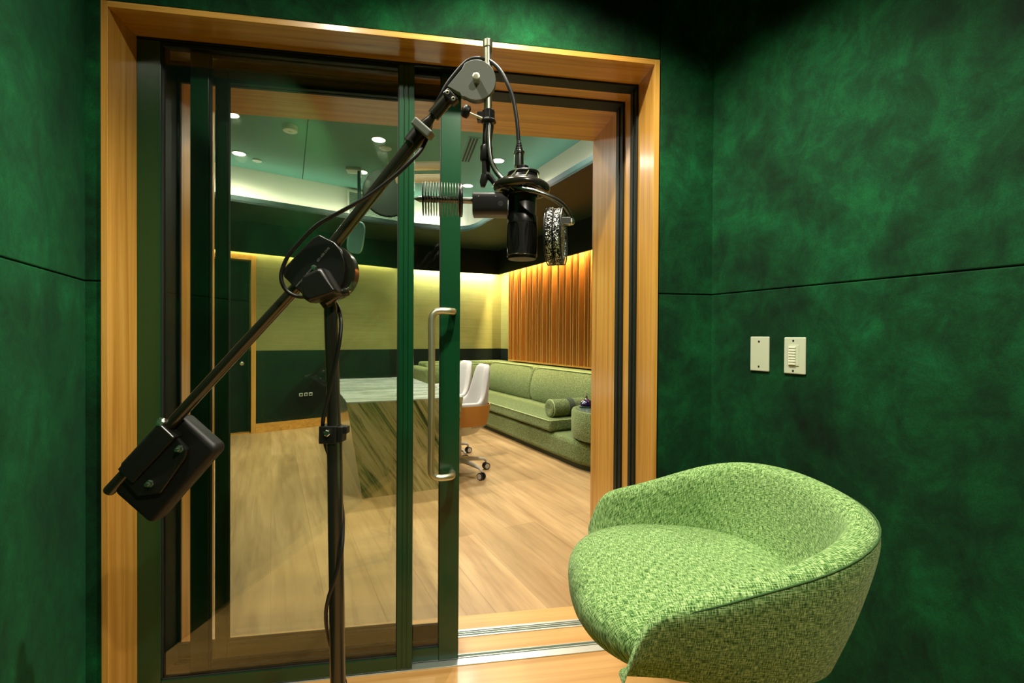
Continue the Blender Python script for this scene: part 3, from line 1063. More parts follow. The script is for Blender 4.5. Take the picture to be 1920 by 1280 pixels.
# ---- ceiling fittings
for i, (x, y) in enumerate(DOWN[:6]):
    labs = ['round lit downlight at far left of the green ceiling, over the lit cove', 'lit ceiling downlight cut by the door stile, nearest left',
            'bright round downlight above the boom arm of the microphone stand', 'lit downlight just right of the gooseneck clamp, over the microphone',
            'lit downlight right of the finned heat sink', 'small lit downlight beside the bracket of the ceiling speaker']
    t = thing('ceiling_downlight', labs[i], 'ceiling light', (x, y, CEIL), 0, 'downlights in the green ceiling')
    bm = B()
    torus(bm, (x, y, CEIL - .003), (0, 0, 1), .062, .005, 28, 8)
    mesh('trim_ring', bm, M['white'], t)
    bm = B()
    lathe(bm, (x, y, CEIL - .006), (0, 0, 1), [(0, .056), (.005, .058)], 28)
    mesh('lens', bm, M['lamp'], t, label='glowing lens')
t = thing('smoke_detector', 'white round smoke detector hanging below the green ceiling', 'smoke detector', (-1.281, 4.377, CEIL))
bm = B()
lathe(bm, (-1.281, 4.377, CEIL), (0, 0, -1), [(0, .060), (.044, .060), (.048, .056), (.050, .03)], 28)
mesh('detector_body', bm, M['white'], t, smooth='auto')
bm = B()
lathe(bm, (-1.281, 4.377, CEIL - .049), (0, 0, -1), [(0, .020), (.006, .016)], 18)
mesh('sensor_cap', bm, M['unlit'], t, smooth='auto')
def cdisc(x, y, r, name, label):
    t = thing(name, label, 'ceiling fitting', (x, y, CEIL), 0)
    bm = B()
    lathe(bm, (x, y, CEIL), (0, 0, -1), [(0, r), (.008, r), (.012, r * .86)], 28)
    mesh('disc_plate', bm, M['unlit'], t, smooth='auto')
    bm = B()
    torus(bm, (x, y, CEIL - .010), (0, 0, 1), r * .9, .004, 28, 6)
    mesh('rim', bm, M['white'], t)
cdisc(-.503, 4.719, .058, 'ceiling_disc', 'unlit round disc on the ceiling just behind the bright downlight')  # plain pale disc on the ceiling
cdisc(-1.873, 5.284, .045, 'reflection_disc', 'small pale disc standing in for a reflected patch beside the left downlight')  # disc built in place of a small reflected patch
# linear air slot
t = thing('linear_air_vent', 'black slotted linear air vent in the green ceiling beside the door stile', 'vent', (.29, 4.55, CEIL))
vd = (V((.288, 4.344, 0)) - V((.252, 4.80, 0))).normalized()
Mv = frame((.255, 4.95, CEIL), vd, z=(0, 0, 1))
bm = B()
box(bm, (0, -.02, -.004), (.63, .085, -.001), Mv)
mesh('vent_frame', bm, M['ceiling'], t)
for j in range(3):
    bm = B()
    box(bm, (.02, -.008 + .03 * j, -.006), (.61, .010 + .03 * j, -.0035), Mv)
    mesh('slot', bm, M['dark'], t)
# speaker on a ceiling bracket
t = thing('hanging_speaker', 'teal grey loudspeaker on a pole bracket below the ceiling, behind the boom', 'speaker', (-.90, 5.40, CEIL))
bm = B()
box(bm, (-.99, 5.32, CEIL - .028), (-.83, 5.46, CEIL - .001))
mesh('ceiling_plate', bm, M['unlit'], t, bevel=.003)
bm = B()
tube(bm, [(-.852, 5.36, CEIL - .028), (-.852, 5.36, 2.52)], .020, 14)
tube(bm, [(-.852, 5.36, 2.54), (-.852, 5.29, 2.47)], .018, 12)
mesh('bracket_pole', bm, M['teal_speaker'], t, smooth='auto')
bm = B()
sp = frame((-.86, 5.22, 2.30), (.94, .18, -.12), z=(.1, .0, 1))
rings = []
for yy, sx, sz, dz in ((-.09, .070, .165, -.02), (-.05, .086, .175, -.01), (.03, .078, .160, 0), (.09, .045, .10, .03)):
    rings.append([sp @ V((sx * math.copysign(abs(math.cos(a)) ** .55, math.cos(a)), yy, dz + sz * math.copysign(abs(math.sin(a)) ** .55, math.sin(a)))) for a in [2 * PI * i / 28 for i in range(28)]])
skin(bm, rings)
mesh('cabinet', bm, M['teal_speaker'], t, smooth='auto')
bm = B()
lathe(bm, sp @ V((-.074, -.085, .045)), sp.to_3x3() @ V((-.5, -1, 0)), [(0, .006), (.004, .005)], 10)
mesh('indicator_lamp', bm, M['led'], t, label='tiny orange lamp')
# air grille in the lit band
gd = V((.8915, .453, 0)).normalized()
t = thing('air_return_grille', 'pale finely slatted air grille in the lit band of the ceiling tray', 'vent', (-.5, 6.33, 2.9))
go = V((-1.084, 6.032, 2.755))
gL = 1.25
Mg = frame(go, gd, z=(0, 0, 1))
bm = B()
for lo, hi in (((0, -.012, -.02), (gL, .004, 0)), ((0, -.012, .27), (gL, .004, .29)), ((-.015, -.012, -.02), (.005, .004, .29)), ((gL, -.012, -.02), (gL + .015, .004, .29))):
    box(bm, lo, hi, Mg)
mesh('grille_frame', bm, M['cream'], t)
bm = B()
box(bm, (0, .002, 0), (gL, .006, .27), Mg)
mesh('grille_backing', bm, M['soffit'], t)
for j in range(18):
    bm = B()
    z0 = .006 + j * .0148
    box(bm, (0, -.010, z0), (gL, .001, z0 + .007), Mg)
    mesh('grille_slat', bm, M['grille'], t)
# dark round disc hung behind the boom arm
t = thing('hanging_disc', 'dark green round disc hanging behind the boom arm', 'acoustic baffle', (-.545, 4.85, 2.70))
Mb = frame((-.490, 4.81, 2.675), (.98, .16, 0), z=(-.16, .98, 0))
bm = B()
poly = [(.24 * math.cos(2 * PI * i / 40), .24 * math.sin(2 * PI * i / 40)) for i in range(40)]
prism(bm, poly, Mb, 0, .05)
mesh('disc_body', bm, M['fascia'], t, bevel=.008)
bm = B()
tube(bm, [Mb @ V((0, .26, .025)), V(((Mb @ V((0, .26, .025))).x, (Mb @ V((0, .26, .025))).y, CEIL - .001))], .004, 8)
mesh('hanger_rod', bm, M['steel'], t)
# two cream bars standing in for a reflection in the door glass
t = thing('reflection_bars', 'two cream bars standing in for a glass reflection near the ceiling, beside the handle stile', 'reflection bar', (-.16, 4.1, CEIL))
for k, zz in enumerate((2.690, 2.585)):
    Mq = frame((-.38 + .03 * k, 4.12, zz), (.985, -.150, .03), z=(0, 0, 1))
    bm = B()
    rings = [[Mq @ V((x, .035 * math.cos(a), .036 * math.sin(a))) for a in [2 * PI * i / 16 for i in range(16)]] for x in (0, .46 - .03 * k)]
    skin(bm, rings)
    mesh('reflection_bar', bm, M['reflection_cream'], t, smooth='auto')
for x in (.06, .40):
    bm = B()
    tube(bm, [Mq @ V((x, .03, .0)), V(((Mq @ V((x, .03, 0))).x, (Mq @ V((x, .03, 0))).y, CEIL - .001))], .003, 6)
    mesh('hanger_wire', bm, M['steel'], t)  # wires added to carry the stand-in bars

# ---- wall sockets, equipment rack
Mw = frame(KINK, LDIR, z=(0, 0, 1))
for j in range(3):
    c0 = V((-1.744, 6.654, .45)) + LDIR * (.062 * (1 - j))
    t = thing('wall_socket', ('left', 'middle', 'right')[j] + 'most of three small sockets on the dark wainscot' if j != 1 else 'middle one of three small sockets on the dark wainscot', 'socket', c0, 0, 'sockets on the wainscot')
    Mk = frame(c0 + V((.49, -.872, 0)) * .008, LDIR, z=(0, 0, 1))
    bm = B()
    prism(bm, [(-.022, -.022), (.022, -.022), (.022, .022), (-.022, .022)], Mk @ Matrix.Rotation(PI / 2, 4, 'X'), -.006, .006)
    mesh('face_plate', bm, M['unlit'], t, bevel=.002)
    bm = B()
    box(bm, (-.012, .004, -.012), (.012, .009, .012), Mk)
    mesh('jack_opening', bm, M['dark'], t)
t = thing('equipment_rack', 'white sided equipment rack glimpsed between the left door stiles', 'rack', (-2.25, 5.0, 0))
Mr = frame((-2.10, 4.72, 0), (-.872, -.49, 0), z=(0, 0, 1))
def rk(name, lo, hi, m_, **k):
    bm = B(); box(bm, lo, hi, Mr); return mesh(name, bm, m_, t, **k)
rk('side_panel', (-.02, -.36, 0), (.0, .02, .80), M['white'])
rk('side_panel', (.50, -.36, 0), (.52, .02, .80), M['white'])
rk('top_panel', (-.02, -.36, .80), (.52, .02, .82), M['white'])
rk('rack_body', (.0, -.34, .02), (.50, .0, .80), M['black_matte'])
for j, (z0, z1, m_) in enumerate(((.60, .74, 'white'), (.46, .56, 'screen'), (.38, .43, 'unlit'), (.30, .35, 'unlit'), (.06, .24, 'white'))):
    rk('drive_bay', (.02, .0, z0), (.48, .012, z1), M[m_])

# ================================================================== booth: wall plates
def wall_plate(name, label, s0, z0, w, h):
    o = V((XR, FY, 0)) + RU * (s0 + w / 2) + V((0, 0, z0 + h / 2))
    t = thing(name, label, 'wall plate', o)
    Mx = frame(V((XR, FY, 0)) + RU * s0 + V((0, 0, z0)), RU, z=(0, 0, 1))   # y points into the wall
    bm = B()
    box(bm, (0, -.0065, 0), (w, .0, h), Mx)
    mesh('face_plate', bm, M['plate'], t, bevel=.004, seg=3)
    return t, Mx
def screw(t, Mx, x, z):
    bm = B()
    lathe(bm, Mx @ V((x, -.0062, z)), Mx.to_3x3() @ V((0, -1, 0)), [(0, .0034), (.0012, .0032), (.0016, .0012)], 12)
    mesh('screw', bm, M['dark'], t)
t, Mx = wall_plate('blank_wall_plate', 'pale blank wall plate with two screws on the right velvet wall', .1715, 1.1265, .069, .1165)
screw(t, Mx, .033, .100); screw(t, Mx, .033, .016)
t, Mx = wall_plate('keypad_wall_plate', 'pale wall plate with a column of white dimmer buttons, right of the blank plate', .2915, 1.1255, .069, .1155)
screw(t, Mx, .031, .105); screw(t, Mx, .031, .010)
bm = B()
box(bm, (.016, -.0085, .026), (.050, -.006, .091), Mx)
mesh('keypad_insert', bm, M['plate'], t, bevel=.0006)
for k in range(7):
    bm = B()
    z0 = .029 + k * .0086
    vs = box(bm, (.0185, -.0125, z0), (.0405, -.008, z0 + .0062), Mx)
    mesh('button', bm, M['plate_in'], t, bevel=.0008)

# ================================================================== booth: microphone stand
st = thing('microphone_stand', 'tall black boom stand with counterweight standing before the glass doors', 'microphone stand', (-0.2135, 1.0710, 0.0000))
foot = st.location.copy()
top = V((-0.2315, 1.0813, 1.3000))
mid = V((-0.2220, 1.0772, 1.0175))
ax = (top - V((-0.2130, 1.0709, 0.4702))).normalized()
low = top - ax * ((top.z - .10) / ax.z)
st.location = (low.x, low.y, 0)
FH = V((math.sin(YAW), math.cos(YAW), 0))
RTV = V((math.cos(YAW), -math.sin(YAW), 0))
bm = B()
tube(bm, [low, mid], .0162, 24)
mesh('lower_post', bm, M['black_gloss'], st, smooth='auto')
bm = B()
tube(bm, [mid - ax * .02, top - ax * .012, top, top + ax * .012, top + ax * .05], [.0143, .0143, .0135, .0112, .0112], 24)
mesh('upper_post', bm, M['black_gloss'], st, smooth='auto')
# base: three cast legs on casters
bm = B()
lathe(bm, (low.x, low.y, .06), (0, 0, 1), [(0, .05), (.03, .055), (.07, .03), (.09, .024)], 24)
hub = mesh('base_hub', bm, M['black'], st, smooth='auto')
for k in range(3):
    a = math.radians(40 + 120 * k)
    d = V((math.cos(a), math.sin(a), 0))
    o = V((low.x, low.y, 0))
    bm = B()
    tube(bm, [o + d * .03 + V((0, 0, .085)), o + d * .22 + V((0, 0, .08)), o + d * .36 + V((0, 0, .070))], [.022, .018, .014], 12)
    lg = mesh('base_leg', bm, M['black'], st, smooth='auto')
    bm = B()
    lathe(bm, o + d * .36 + V((-d.y, d.x, 0)) * -.012 + V((0, 0, .032)), V((-d.y, d.x, 0)), [(0, .03), (.004, .032), (.020, .032), (.024, .03)], 20)
    tube(bm, [o + d * .36 + V((0, 0, .066)), o + d * .36 + V((0, 0, .04))], .006, 8)
    mesh('caster', bm, M['rubber'], lg, smooth='auto')
# clamp on the post
Mc = frame(mid, RTV, z=ax)
bm = B()
box(bm, (-.027, -.020, -.016), (.010, .020, .022), Mc)
box(bm, (.010, -.014, -.014), (.022, .016, .020), Mc)
box(bm, (.020, -.010, .004), (.031, .010, .020), Mc)
cl = mesh('post_clamp', bm, M['black'], st, bevel=.002)
bm = B()
lathe(bm, Mc @ V((-.006, -.020, .009)), Mc.to_3x3() @ V((0, -1, 0)), [(0, .0075), (.008, .0075), (.009, .006)], 6)
mesh('clamp_bolt', bm, M['chrome'], cl)
# boom
b0 = V((-0.7441, 1.2057, 0.8745)); b1 = V((-0.2590, 1.1018, 1.4011)); b2 = V((-0.0359, 1.0226, 1.6719)); 
bd0 = (b1 - b0).normalized()
bd = (b2 - b1).normalized()
bm = B()
tube(bm, [b0, b0 + bd0 * .004, b1, b1 + bd * .1], [.0118, .0128, .0128, .0128], 24)
mesh('boom_tube', bm, M['black_gloss'], st, smooth='auto')
bm = B()
tube(bm, [b1 + bd * .03, b2], .0132, 24)
mesh('boom_extension', bm, M['black_gloss'], st, smooth='auto')
# counterweight
wc = V((-0.6137, 1.2054, 0.9250))
wl_ = (V((-0.6576, 1.2113, 0.7971)) - V((-0.5065, 1.1885, 0.9733))); wl_.normalize()
ws = (V((-0.5065, 1.1885, 0.9733)) - V((-0.5822, 1.2014, 1.0491))); ws.normalize()
Mwt = frame(wc, wl_, y=ws)
zq = 1 if (Mwt.to_3x3() @ V((0, 0, 1))).dot(FH) > 0 else -1
bm = B()
hx_, hy_ = .118, .062
rc = .018
poly = []
for cx_, cy_, a0 in ((hx_ - rc, hy_ - rc, 0), (-hx_ + rc, hy_ - rc, 90), (-hx_ + rc, -hy_ + rc, 180), (hx_ - rc, -hy_ + rc, 270)):
    for k in range(7):
        a = math.radians(a0 + 15 * k)
        poly.append((cx_ + rc * math.cos(a), cy_ + rc * math.sin(a)))
prism(bm, poly, Mwt, -.022, .022)
cwt = mesh('counterweight', bm, M['black_matte'], st, bevel=.012, seg=4, smooth='auto')
# bracket plate on the near face, gripping the boom
Mb_ = Mwt
bm = B()
pl = [V((-0.6208, 1.1741, 1.0301)), V((-0.6053, 1.1716, 1.0314)), V((-0.5595, 1.1637, 0.9747)), V((-0.5642, 1.1643, 0.9564)), V((-0.6201, 1.1726, 0.8748)), V((-0.6704, 1.1806, 0.8684)), V((-0.6993, 1.1856, 0.9009))]
inv = Mwt.inverted()
prism(bm, [((inv @ p).x, (inv @ p).y) for p in pl], Mwt, -.034 * zq, -.022 * zq)
br = mesh('bracket_plate', bm, M['black'], st, bevel=.003)
for (p, q) in ((V((-0.5748, 1.1591, 0.9775)), 0), (V((-0.6411, 1.1691, 0.8987)), 1)):
    bm = B()
    l = inv @ p
    o = Mwt @ V((l.x, l.y, -.034 * zq))
    lathe(bm, o, Mwt.to_3x3() @ V((0, 0, -zq)), [(0, .0095), (.003, .0095), (.0032, .0072), (.009, .0072), (.0095, .0042), (.016, .0038)], 6)
    mesh('bolt', bm, M['chrome'], br)
bm = B()
s0, s1 = V((-0.6319, 1.1991, 1.0319)), V((-0.7294, 1.2141, 0.9395))
tube(bm, [b0 + bd0 * .075, b0 + bd0 * .205], .0205, 20)
Msl = frame(b0 + bd0 * .14, bd0, z=FH)
box(bm, (-.072, -.012, -.020), (.072, .034, .014), Msl)
mesh('grip_sleeve', bm, M['black'], st, bevel=.003)
bm = B()
lathe(bm, V((-0.6138, 1.1669, 1.0373)), -FH + V((0, 0, .6)), [(-.004, .011), (.006, .011), (.008, .006)], 6)
mesh('grip_bolt', bm, M['chrome'], st)

# pivot head
PD = 1.02
def plate2d(name, pix, o, th, m_, parent, bev=.002, back=0.0):
    """flat plate facing the room's front, outlined in its own plane (metres)"""
    Mx = frame(o, RTV, z=-FH)
    bm = B()
    prism(bm, pix, Mx, -th / 2 - back, th / 2 - back)
    return mesh(name, bm, m_, parent, bevel=bev, smooth='auto')
pc = V((-0.2527, 1.0752, 1.3773))
k_ = 1.02 / 875
pix = [(601, 441), (612, 447), (628, 455), (640, 468), (647, 486), (649, 505), (646, 525), (637, 545), (622, 558), (603, 563), (584, 558), (568, 551), (548, 533), (534, 519), (532, 507), (540, 498), (562, 474), (590, 446)]
plate2d('pivot_plate', [((x - 600) * k_, -(y - 508) * k_) for x, y in pix], pc, .012, M['black'], st)
bm = B()
lathe(bm, pc + FH * .008 + RTV * .010, FH, [(0, .060), (.004, .0635), (.030, .0635), (.034, .060)], 40)
mesh('pivot_drum', bm, M['black_gloss'], st, smooth='auto')
bm = B()
lathe(bm, V((-0.2611, 1.0645, 1.3825)), -FH, [(0, .0055), (.006, .0055), (.007, .003)], 14)
mesh('pivot_bolt', bm, M['chrome'], st, smooth='auto')
# yoke cover in front of the plate
bm = B()
yk = [(607, 503), (613, 506), (642, 546), (640, 551), (615, 560), (588, 568), (576, 560), (573, 540), (576, 519)]
Mx = frame(V((-0.2477, 1.0541, 1.3745)), RTV, z=-FH)
rings = []
for dz, f in ((-.012, 1.0), (.014, 1.0), (.026, .93), (.032, .80)):
    rings.append([Mx @ V(((607 + (x - 607) * f - 600) * k_, -((538 + (y - 538) * f) - 508) * k_, dz)) for x, y in yk])
skin(bm, rings)
mesh('yoke_cover', bm, M['black'], st, bevel=.003, seg=3, smooth='auto')
bm = B()
tube(bm, [V((-0.2374, 1.0671, 1.3094)), V((-0.2048, 1.0590, 1.3302)), V((-0.1930, 1.0551, 1.3324))], [.010, .008, .008], 14)
lathe(bm, V((-0.1976, 1.0558, 1.3312)), V((-0.1839, 1.0536, 1.3325)) - V((-0.1976, 1.0558, 1.3312)), [(0, .009), (.004, .0095), (.009, .009), (.011, .006)], 16)
mesh('yoke_bolt', bm, M['black_gloss'], st, smooth='auto')
bm = B()
tube(bm, [V((-0.2397, 1.0777, 1.3172)), V((-0.2315, 1.0812, 1.2964))], [.018, .0125], 18)
mesh('yoke_socket', bm, M['black'], st, smooth='auto')
# printed lines on the plate
def lettering(txt, size, o, xdir, parent):
    cu = bpy.data.curves.new('lettering', 'FONT')
    cu.body, cu.size, cu.extrude, cu.align_x, cu.align_y = txt, size, .0002, 'CENTER', 'CENTER'
    ob = bpy.data.objects.new('tmp_text', cu)
    COL.objects.link(ob)
    dg = bpy.context.evaluated_depsgraph_get()
    me = bpy.data.meshes.new_from_object(ob.evaluated_get(dg))
    bpy.data.objects.remove(ob)
    Mt_ = frame(o, xdir, z=-FH)
    bm = B()
    bm.from_mesh(me)
    for v in bm.verts: v.co = Mt_ @ v.co
    return mesh('lettering', bm, M['lettering'], parent, label='small white printed line')
ld = RTV * 1.0 + V((0, 0, 1.16))
lettering('651-688-2540', .0070, V((-0.2443, 1.0671, 1.4123)), ld, st)
lettering('WWW.LATCHLAKE.COM', .0046, V((-0.2852, 1.0732, 1.3622)), ld, st)

# boom head: clutch, sleeve, cable wheel
c0 = V((-0.0348, 1.0224, 1.6730)); c1 = V((-0.0168, 1.0116, 1.6968)); c2 = V((0.0298, 0.9975, 1.7457))
bm = B()
Mk = frame(V((-0.0483, 1.0245, 1.6569)), bd, z=FH)
tube(bm, [V((-0.0573, 1.0258, 1.6477)), V((-0.0270, 1.0213, 1.6868))], .0172, 22)
cc = mesh('boom_clutch', bm, M['black'], st, smooth='auto')
bm = B()
box(bm, (-.004, -.012, -.018), (.013, .034, .012), frame(V((-0.0408, 1.0031, 1.6732)), bd, z=FH))
mesh('clutch_block', bm, M['greyplate'], cc, bevel=.003)
bm = B()
box(bm, (-.006, -.008, -.006), (.006, .006, .006), frame(V((-0.0165, 1.0042, 1.6598)), bd, z=FH))
mesh('cable_clip', bm, M['chrome'], cc, bevel=.001)
bm = B()
tube(bm, [V((-0.0347, 1.0174, 1.6742)), V((-0.0246, 1.0138, 1.6870)), V((-0.0167, 1.0116, 1.6957)), V((-0.0101, 1.0086, 1.7039))], [.0125, .0125, .009, .0075], 18)
mesh('boom_neck', bm, M['black_gloss'], st, smooth='auto')
bm = B()
tube(bm, [V((-0.0101, 1.0086, 1.7039)), V((0.0298, 0.9975, 1.7479))], .0133, 22)
mesh('head_sleeve', bm, M['black_gloss'], st, smooth='auto')
WD = .975
kw = WD / 875
wp = [(839, 163), (866, 131)] + [(893 + 37 * math.cos(math.radians(a)), 151 - 38 * math.sin(math.radians(a))) for a in range(126, -129, -10)] + [(866, 182), (862, 175), (857, 173)]
wheel = plate2d('cable_wheel', [((x - 893) * kw, -(y - 151) * kw) for x, y in wp], V((0.0788, 0.9797, 1.7709)), .006, M['greyplate'], st, .001)
wp2 = [(893 + (x - 893) * .97, 153 + (y - 151) * .99) for x, y in wp]
plate2d('wheel_back_plate', [((x - 893) * kw, -(y - 151) * kw) for x, y in wp2], V((0.0812, 0.9945, 1.7769)), .014, M['black'], st, .001)
bm = B()
lathe(bm, V((0.0788, 0.9726, 1.7692)), -FH, [(-.006, .0080), (.0120, .0080), (.0122, .0078), (.0126, .004)], 22)
mesh('wheel_bolt', bm, M['steel'], wheel, smooth='auto')
bm = B()
Mhb = frame(V((0.0261, 0.9848, 1.7356)), V((0.0349, 0.9833, 1.7267)) - V((0.0184, 0.9861, 1.7444)), z=FH)
box(bm, (-.016, -.008, -.004), (.016, .008, .012), Mhb)
mesh('hinge_lug', bm, M['black'], st, bevel=.002)
bm = B()
for x in (-.009, .009):
    torus(bm, Mhb @ V((x, 0, -.0045)), FH, .0032, .0012, 14, 6)
mesh('lug_rivet', bm, M['steel'], st)
# vertical tube with cap
bm = B()
tube(bm, [V((0.1046, 0.9849, 1.6820)), V((0.1032, 0.9865, 1.8474))], .0085, 22)
mesh('drop_tube', bm, M['steel'], st, smooth='auto', label='bright steel tube rising above the wheel')
bm = B()
lathe(bm, V((0.1032, 0.9865, 1.8452)), (0, 0, 1), [(0, .0095), (.0004, .0102), (.0145, .0102), (.0148, .0099)], 22)
mesh('tube_cap', bm, M['steel'], st, smooth='auto')

# ---- clip-on arm with gooseneck and mesh screen (its clamp grips the drop tube)
pf = thing('pop_filter', 'ribbed gooseneck pop filter with a sparkling mesh hoop clamped above the microphone', 'pop filter', (0.1068, 0.9845, 1.6854))
bm = B()
lathe(bm, V((0.1057, 0.9847, 1.6854)), (0, 0, 1), [(0, .014), (.003, .0165), (.006, .0165), (.008, .0135), (.026, .0135), (.028, .012)], 8)
box(bm, (-.024, -.008, .002), (-.006, .008, .020), frame(V((0.1056, 0.9847, 1.6876)), RTV, z=(0, 0, 1)))
clmp = mesh('clamp_body', bm, M['black'], pf, bevel=.001)
bm = B()
tube(bm, [V((0.0910, 0.9739, 1.6904)), V((0.0620, 0.9716, 1.6991))], .0030, 10)
mesh('clamp_screw', bm, M['steel'], clmp, smooth='auto')
bm = B()
kd = V((0.0488, 0.9707, 1.7031)) - V((0.0642, 0.9712, 1.6980))
lathe(bm, V((0.0653, 0.9711, 1.6980)), kd, [(0, .008), (.003, .0125), (.012, .0125), (.016, .010), (.018, .004)], 20)
mesh('clamp_knob', bm, M['rubber'], clmp, smooth='auto')
gp = catmull([(0.1068, 0.9743, 1.6763), (0.1051, 0.9672, 1.6444), (0.1068, 0.9606, 1.6111), (0.1126, 0.9523, 1.5844), (0.1253, 0.9399, 1.5603), (0.1434, 0.9216, 1.5393), (0.1682, 0.8921, 1.5220), (0.1926, 0.8831, 1.5144), (0.2193, 0.8838, 1.5058), (0.2414, 0.8902, 1.4953), (0.2566, 0.8978, 1.4813), (0.2633, 0.9016, 1.4678)], 24)
bm = B()
tube(bm, gp, [.0042 + .0012 * (i % 2) for i in range(len(gp))], 12)
mesh('gooseneck', bm, M['goose'], pf, smooth=True, label='ribbed metal gooseneck')
bm = B()
box(bm, (-.018, -.008, -.006), (.008, .008, .008), frame(V((0.2539, 0.9031, 1.4656)), RTV, z=(0, 0, 1)))
lathe(bm, V((0.2623, 0.9019, 1.4721)), (0, 0, -1), [(0, .007), (.008, .008), (.012, .006)], 14)
mesh('hoop_bracket', bm, M['chrome'], pf, bevel=.001)
hc = V((0.2331, 0.9062, 1.4357))
hn = (RTV * .97 - FH * .24).normalized()
hv = hn.cross(V((0, 0, 1))).normalized()
bm = B()
for off, R in ((-.007, .051), (.008, .050)):
    rings = []
    for i in range(44):
        a = 2 * PI * i / 44
        r_ = hv * math.cos(a) + V((0, 0, 1)) * math.sin(a)
        c_ = hc + r_ * R + hn * off
        rings.append([c_ + hn * (.0072 * math.cos(b_)) + r_ * (.0062 * math.sin(b_)) for b_ in [2 * PI * j / 10 for j in range(10)]])
    skin(bm, rings, closed=True)
hoop = mesh('mesh_hoop', bm, M['speckle'], pf, smooth=True, label='sparkling black mesh hoop')
bm = B()
n_ = 10
for off, bulge in ((-.010, -.006), (.010, .006)):
    rings = []
    for j in range(n_ + 1):
        r_ = .053 * j / n_
        rings.append([hc + hn * (off + bulge * (1 - (j / n_) ** 2)) + (hv * math.cos(a) + V((0, 0, 1)) * math.sin(a)) * max(r_, 1e-4) for a in [2 * PI * i / 36 for i in range(36)]])
    skin(bm, rings, caps=False)
mesh('mesh_screen', bm, M['speckle'], hoop, smooth=True)
bm = B()
for off in (-.015, .0165):
    ring = [hc + hn * off + (hv * math.cos(a) + V((0, 0, 1)) * math.sin(a)) * .0555 for a in [2 * PI * i / 40 for i in range(40)]]
    tube(bm, ring, .0013, 6, closed=True)
for s_ in (-1, 1):
    z_ = V((0, 0, .0555 * s_))
    tube(bm, [hc + hn * -.015 + z_, hc + hn * .0165 + z_], .0013, 6)
mesh('wire_guard', bm, M['rubber'], hoop)

# ---- shock mount hanging from the drop tube
sm = thing('shock_mount', 'black ringed shock mount hanging from the boom and holding the microphone', 'shock mount', (0.1708, 0.9476, 1.5427))
bm = B()
tube(bm, [V((0.1057, 0.9847, 1.6809)), V((0.1009, 0.9799, 1.6338))], [.0115, .0095], 18)
tube(bm, [V((0.1009, 0.9800, 1.6360)), V((0.1009, 0.9799, 1.6326)), V((0.1000, 0.9799, 1.6091)), V((0.1000, 0.9798, 1.6046))], [.0115, .0132, .0132, .011], 18)
tube(bm, [V((0.1000, 0.9799, 1.6069)), V((0.1000, 0.9775, 1.5670))], .0092, 18)
mesh('swivel_stem', bm, M['black'], sm, smooth='auto')
bm = B()
tube(bm, [V((0.0969, 0.9699, 1.5698)), V((0.0935, 0.9683, 1.5558)), V((0.0925, 0.9684, 1.5459))], [.0085, .0078, .0045], 14)
mesh('lock_lever', bm, M['black'], sm, smooth='auto')
bm = B()
tube(bm, [V((0.1026, 0.9710, 1.5728)), V((0.1134, 0.9672, 1.5611)), V((0.1260, 0.9599, 1.5374))], [.0075, .0060, .0062], 12)
mesh('link_arm', bm, M['black'], sm, smooth='auto')
bm = B()
lathe(bm, V((0.1019, 0.9651, 1.5740)), -FH, [(0, .0032), (.0025, .0028)], 10)
mesh('pivot_pin', bm, M['chrome'], sm)
MZ = (V((0, 0, 1)) + RTV * -.05 - FH * .02).normalized()
rc_ = V((0.1708, 0.9476, 1.5416))
bm = B()
torus(bm, rc_, MZ + RTV * .10, .0490, .0100, 48, 14)
mesh('outer_ring', bm, M['black_gloss'], sm, smooth=True)
bm = B()
torus(bm, V((0.1739, 0.9474, 1.5702)), MZ, .0300, .0035, 40, 10)
torus(bm, V((0.1719, 0.9473, 1.5274)), MZ, .0335, .0035, 40, 10)
mesh('inner_ring', bm, M['black'], sm, smooth=True)
bm = B()
lathe(bm, V((0.1729, 0.9473, 1.5493)), MZ, [(0, .0400), (.004, .0385), (.012, .0330), (.019, .0290), (.022, .0278)], 40)
mesh('cage_dome', bm, M['black'], sm, smooth='auto')
bm = B()
up_c, lo_c, bg = V((0.1739, 0.9474, 1.5713)), V((0.1719, 0.9473, 1.5252)), rc_
for k in range(8):
    a = 2 * PI * k / 8
    a2 = 2 * PI * (k + .5) / 8
    d1 = RTV * math.cos(a) + FH * math.sin(a)
    d2_ = RTV * math.cos(a2) + FH * math.sin(a2)
    tube(bm, [bg + d1 * .048, up_c + d2_ * .031], .0009, 6)
    tube(bm, [bg + d1 * .048, lo_c + d2_ * .034], .0009, 6)
mesh('elastic_cord', bm, M['boucle_trim'], sm, label='pale elastic cords')

# ---- microphone
mcx = V((0.1723, 0.9465, 1.4462))
mi = thing('studio_microphone', 'large black studio microphone hanging head down with a finned heat sink', 'microphone', (0.1723, 0.9465, 1.4462))
def MP(y, D=.96): return V((0.1723, 0.9465, 1.4462)) + V((0, 0, -(y - 440) * .96 / 875))
def mz(y): return -(y - 440) * .96 / 875
bm = B()
lathe(bm, mcx, (0, 0, 1), [(mz(406), .0295), (mz(405), .0288), (mz(375), .0285), (mz(352), .0275), (mz(340), .0270), (mz(331), .0262), (mz(323), .018), (mz(321), .0125), (mz(313), .0122), (mz(312), .010)], 40)
mesh('body_tube', bm, M['black'], mi, smooth='auto')
bm = B()
lathe(bm, mcx, (0, 0, 1), [(mz(488), .010), (mz(486), .0285), (mz(481), .0305), (mz(479), .0300), (mz(478), .0288), (mz(416), .0302), (mz(407), .0302), (mz(405.5), .0292)], 40)
hd = mesh('head_basket', bm, M['perf'], mi, smooth='auto')
bm = B()
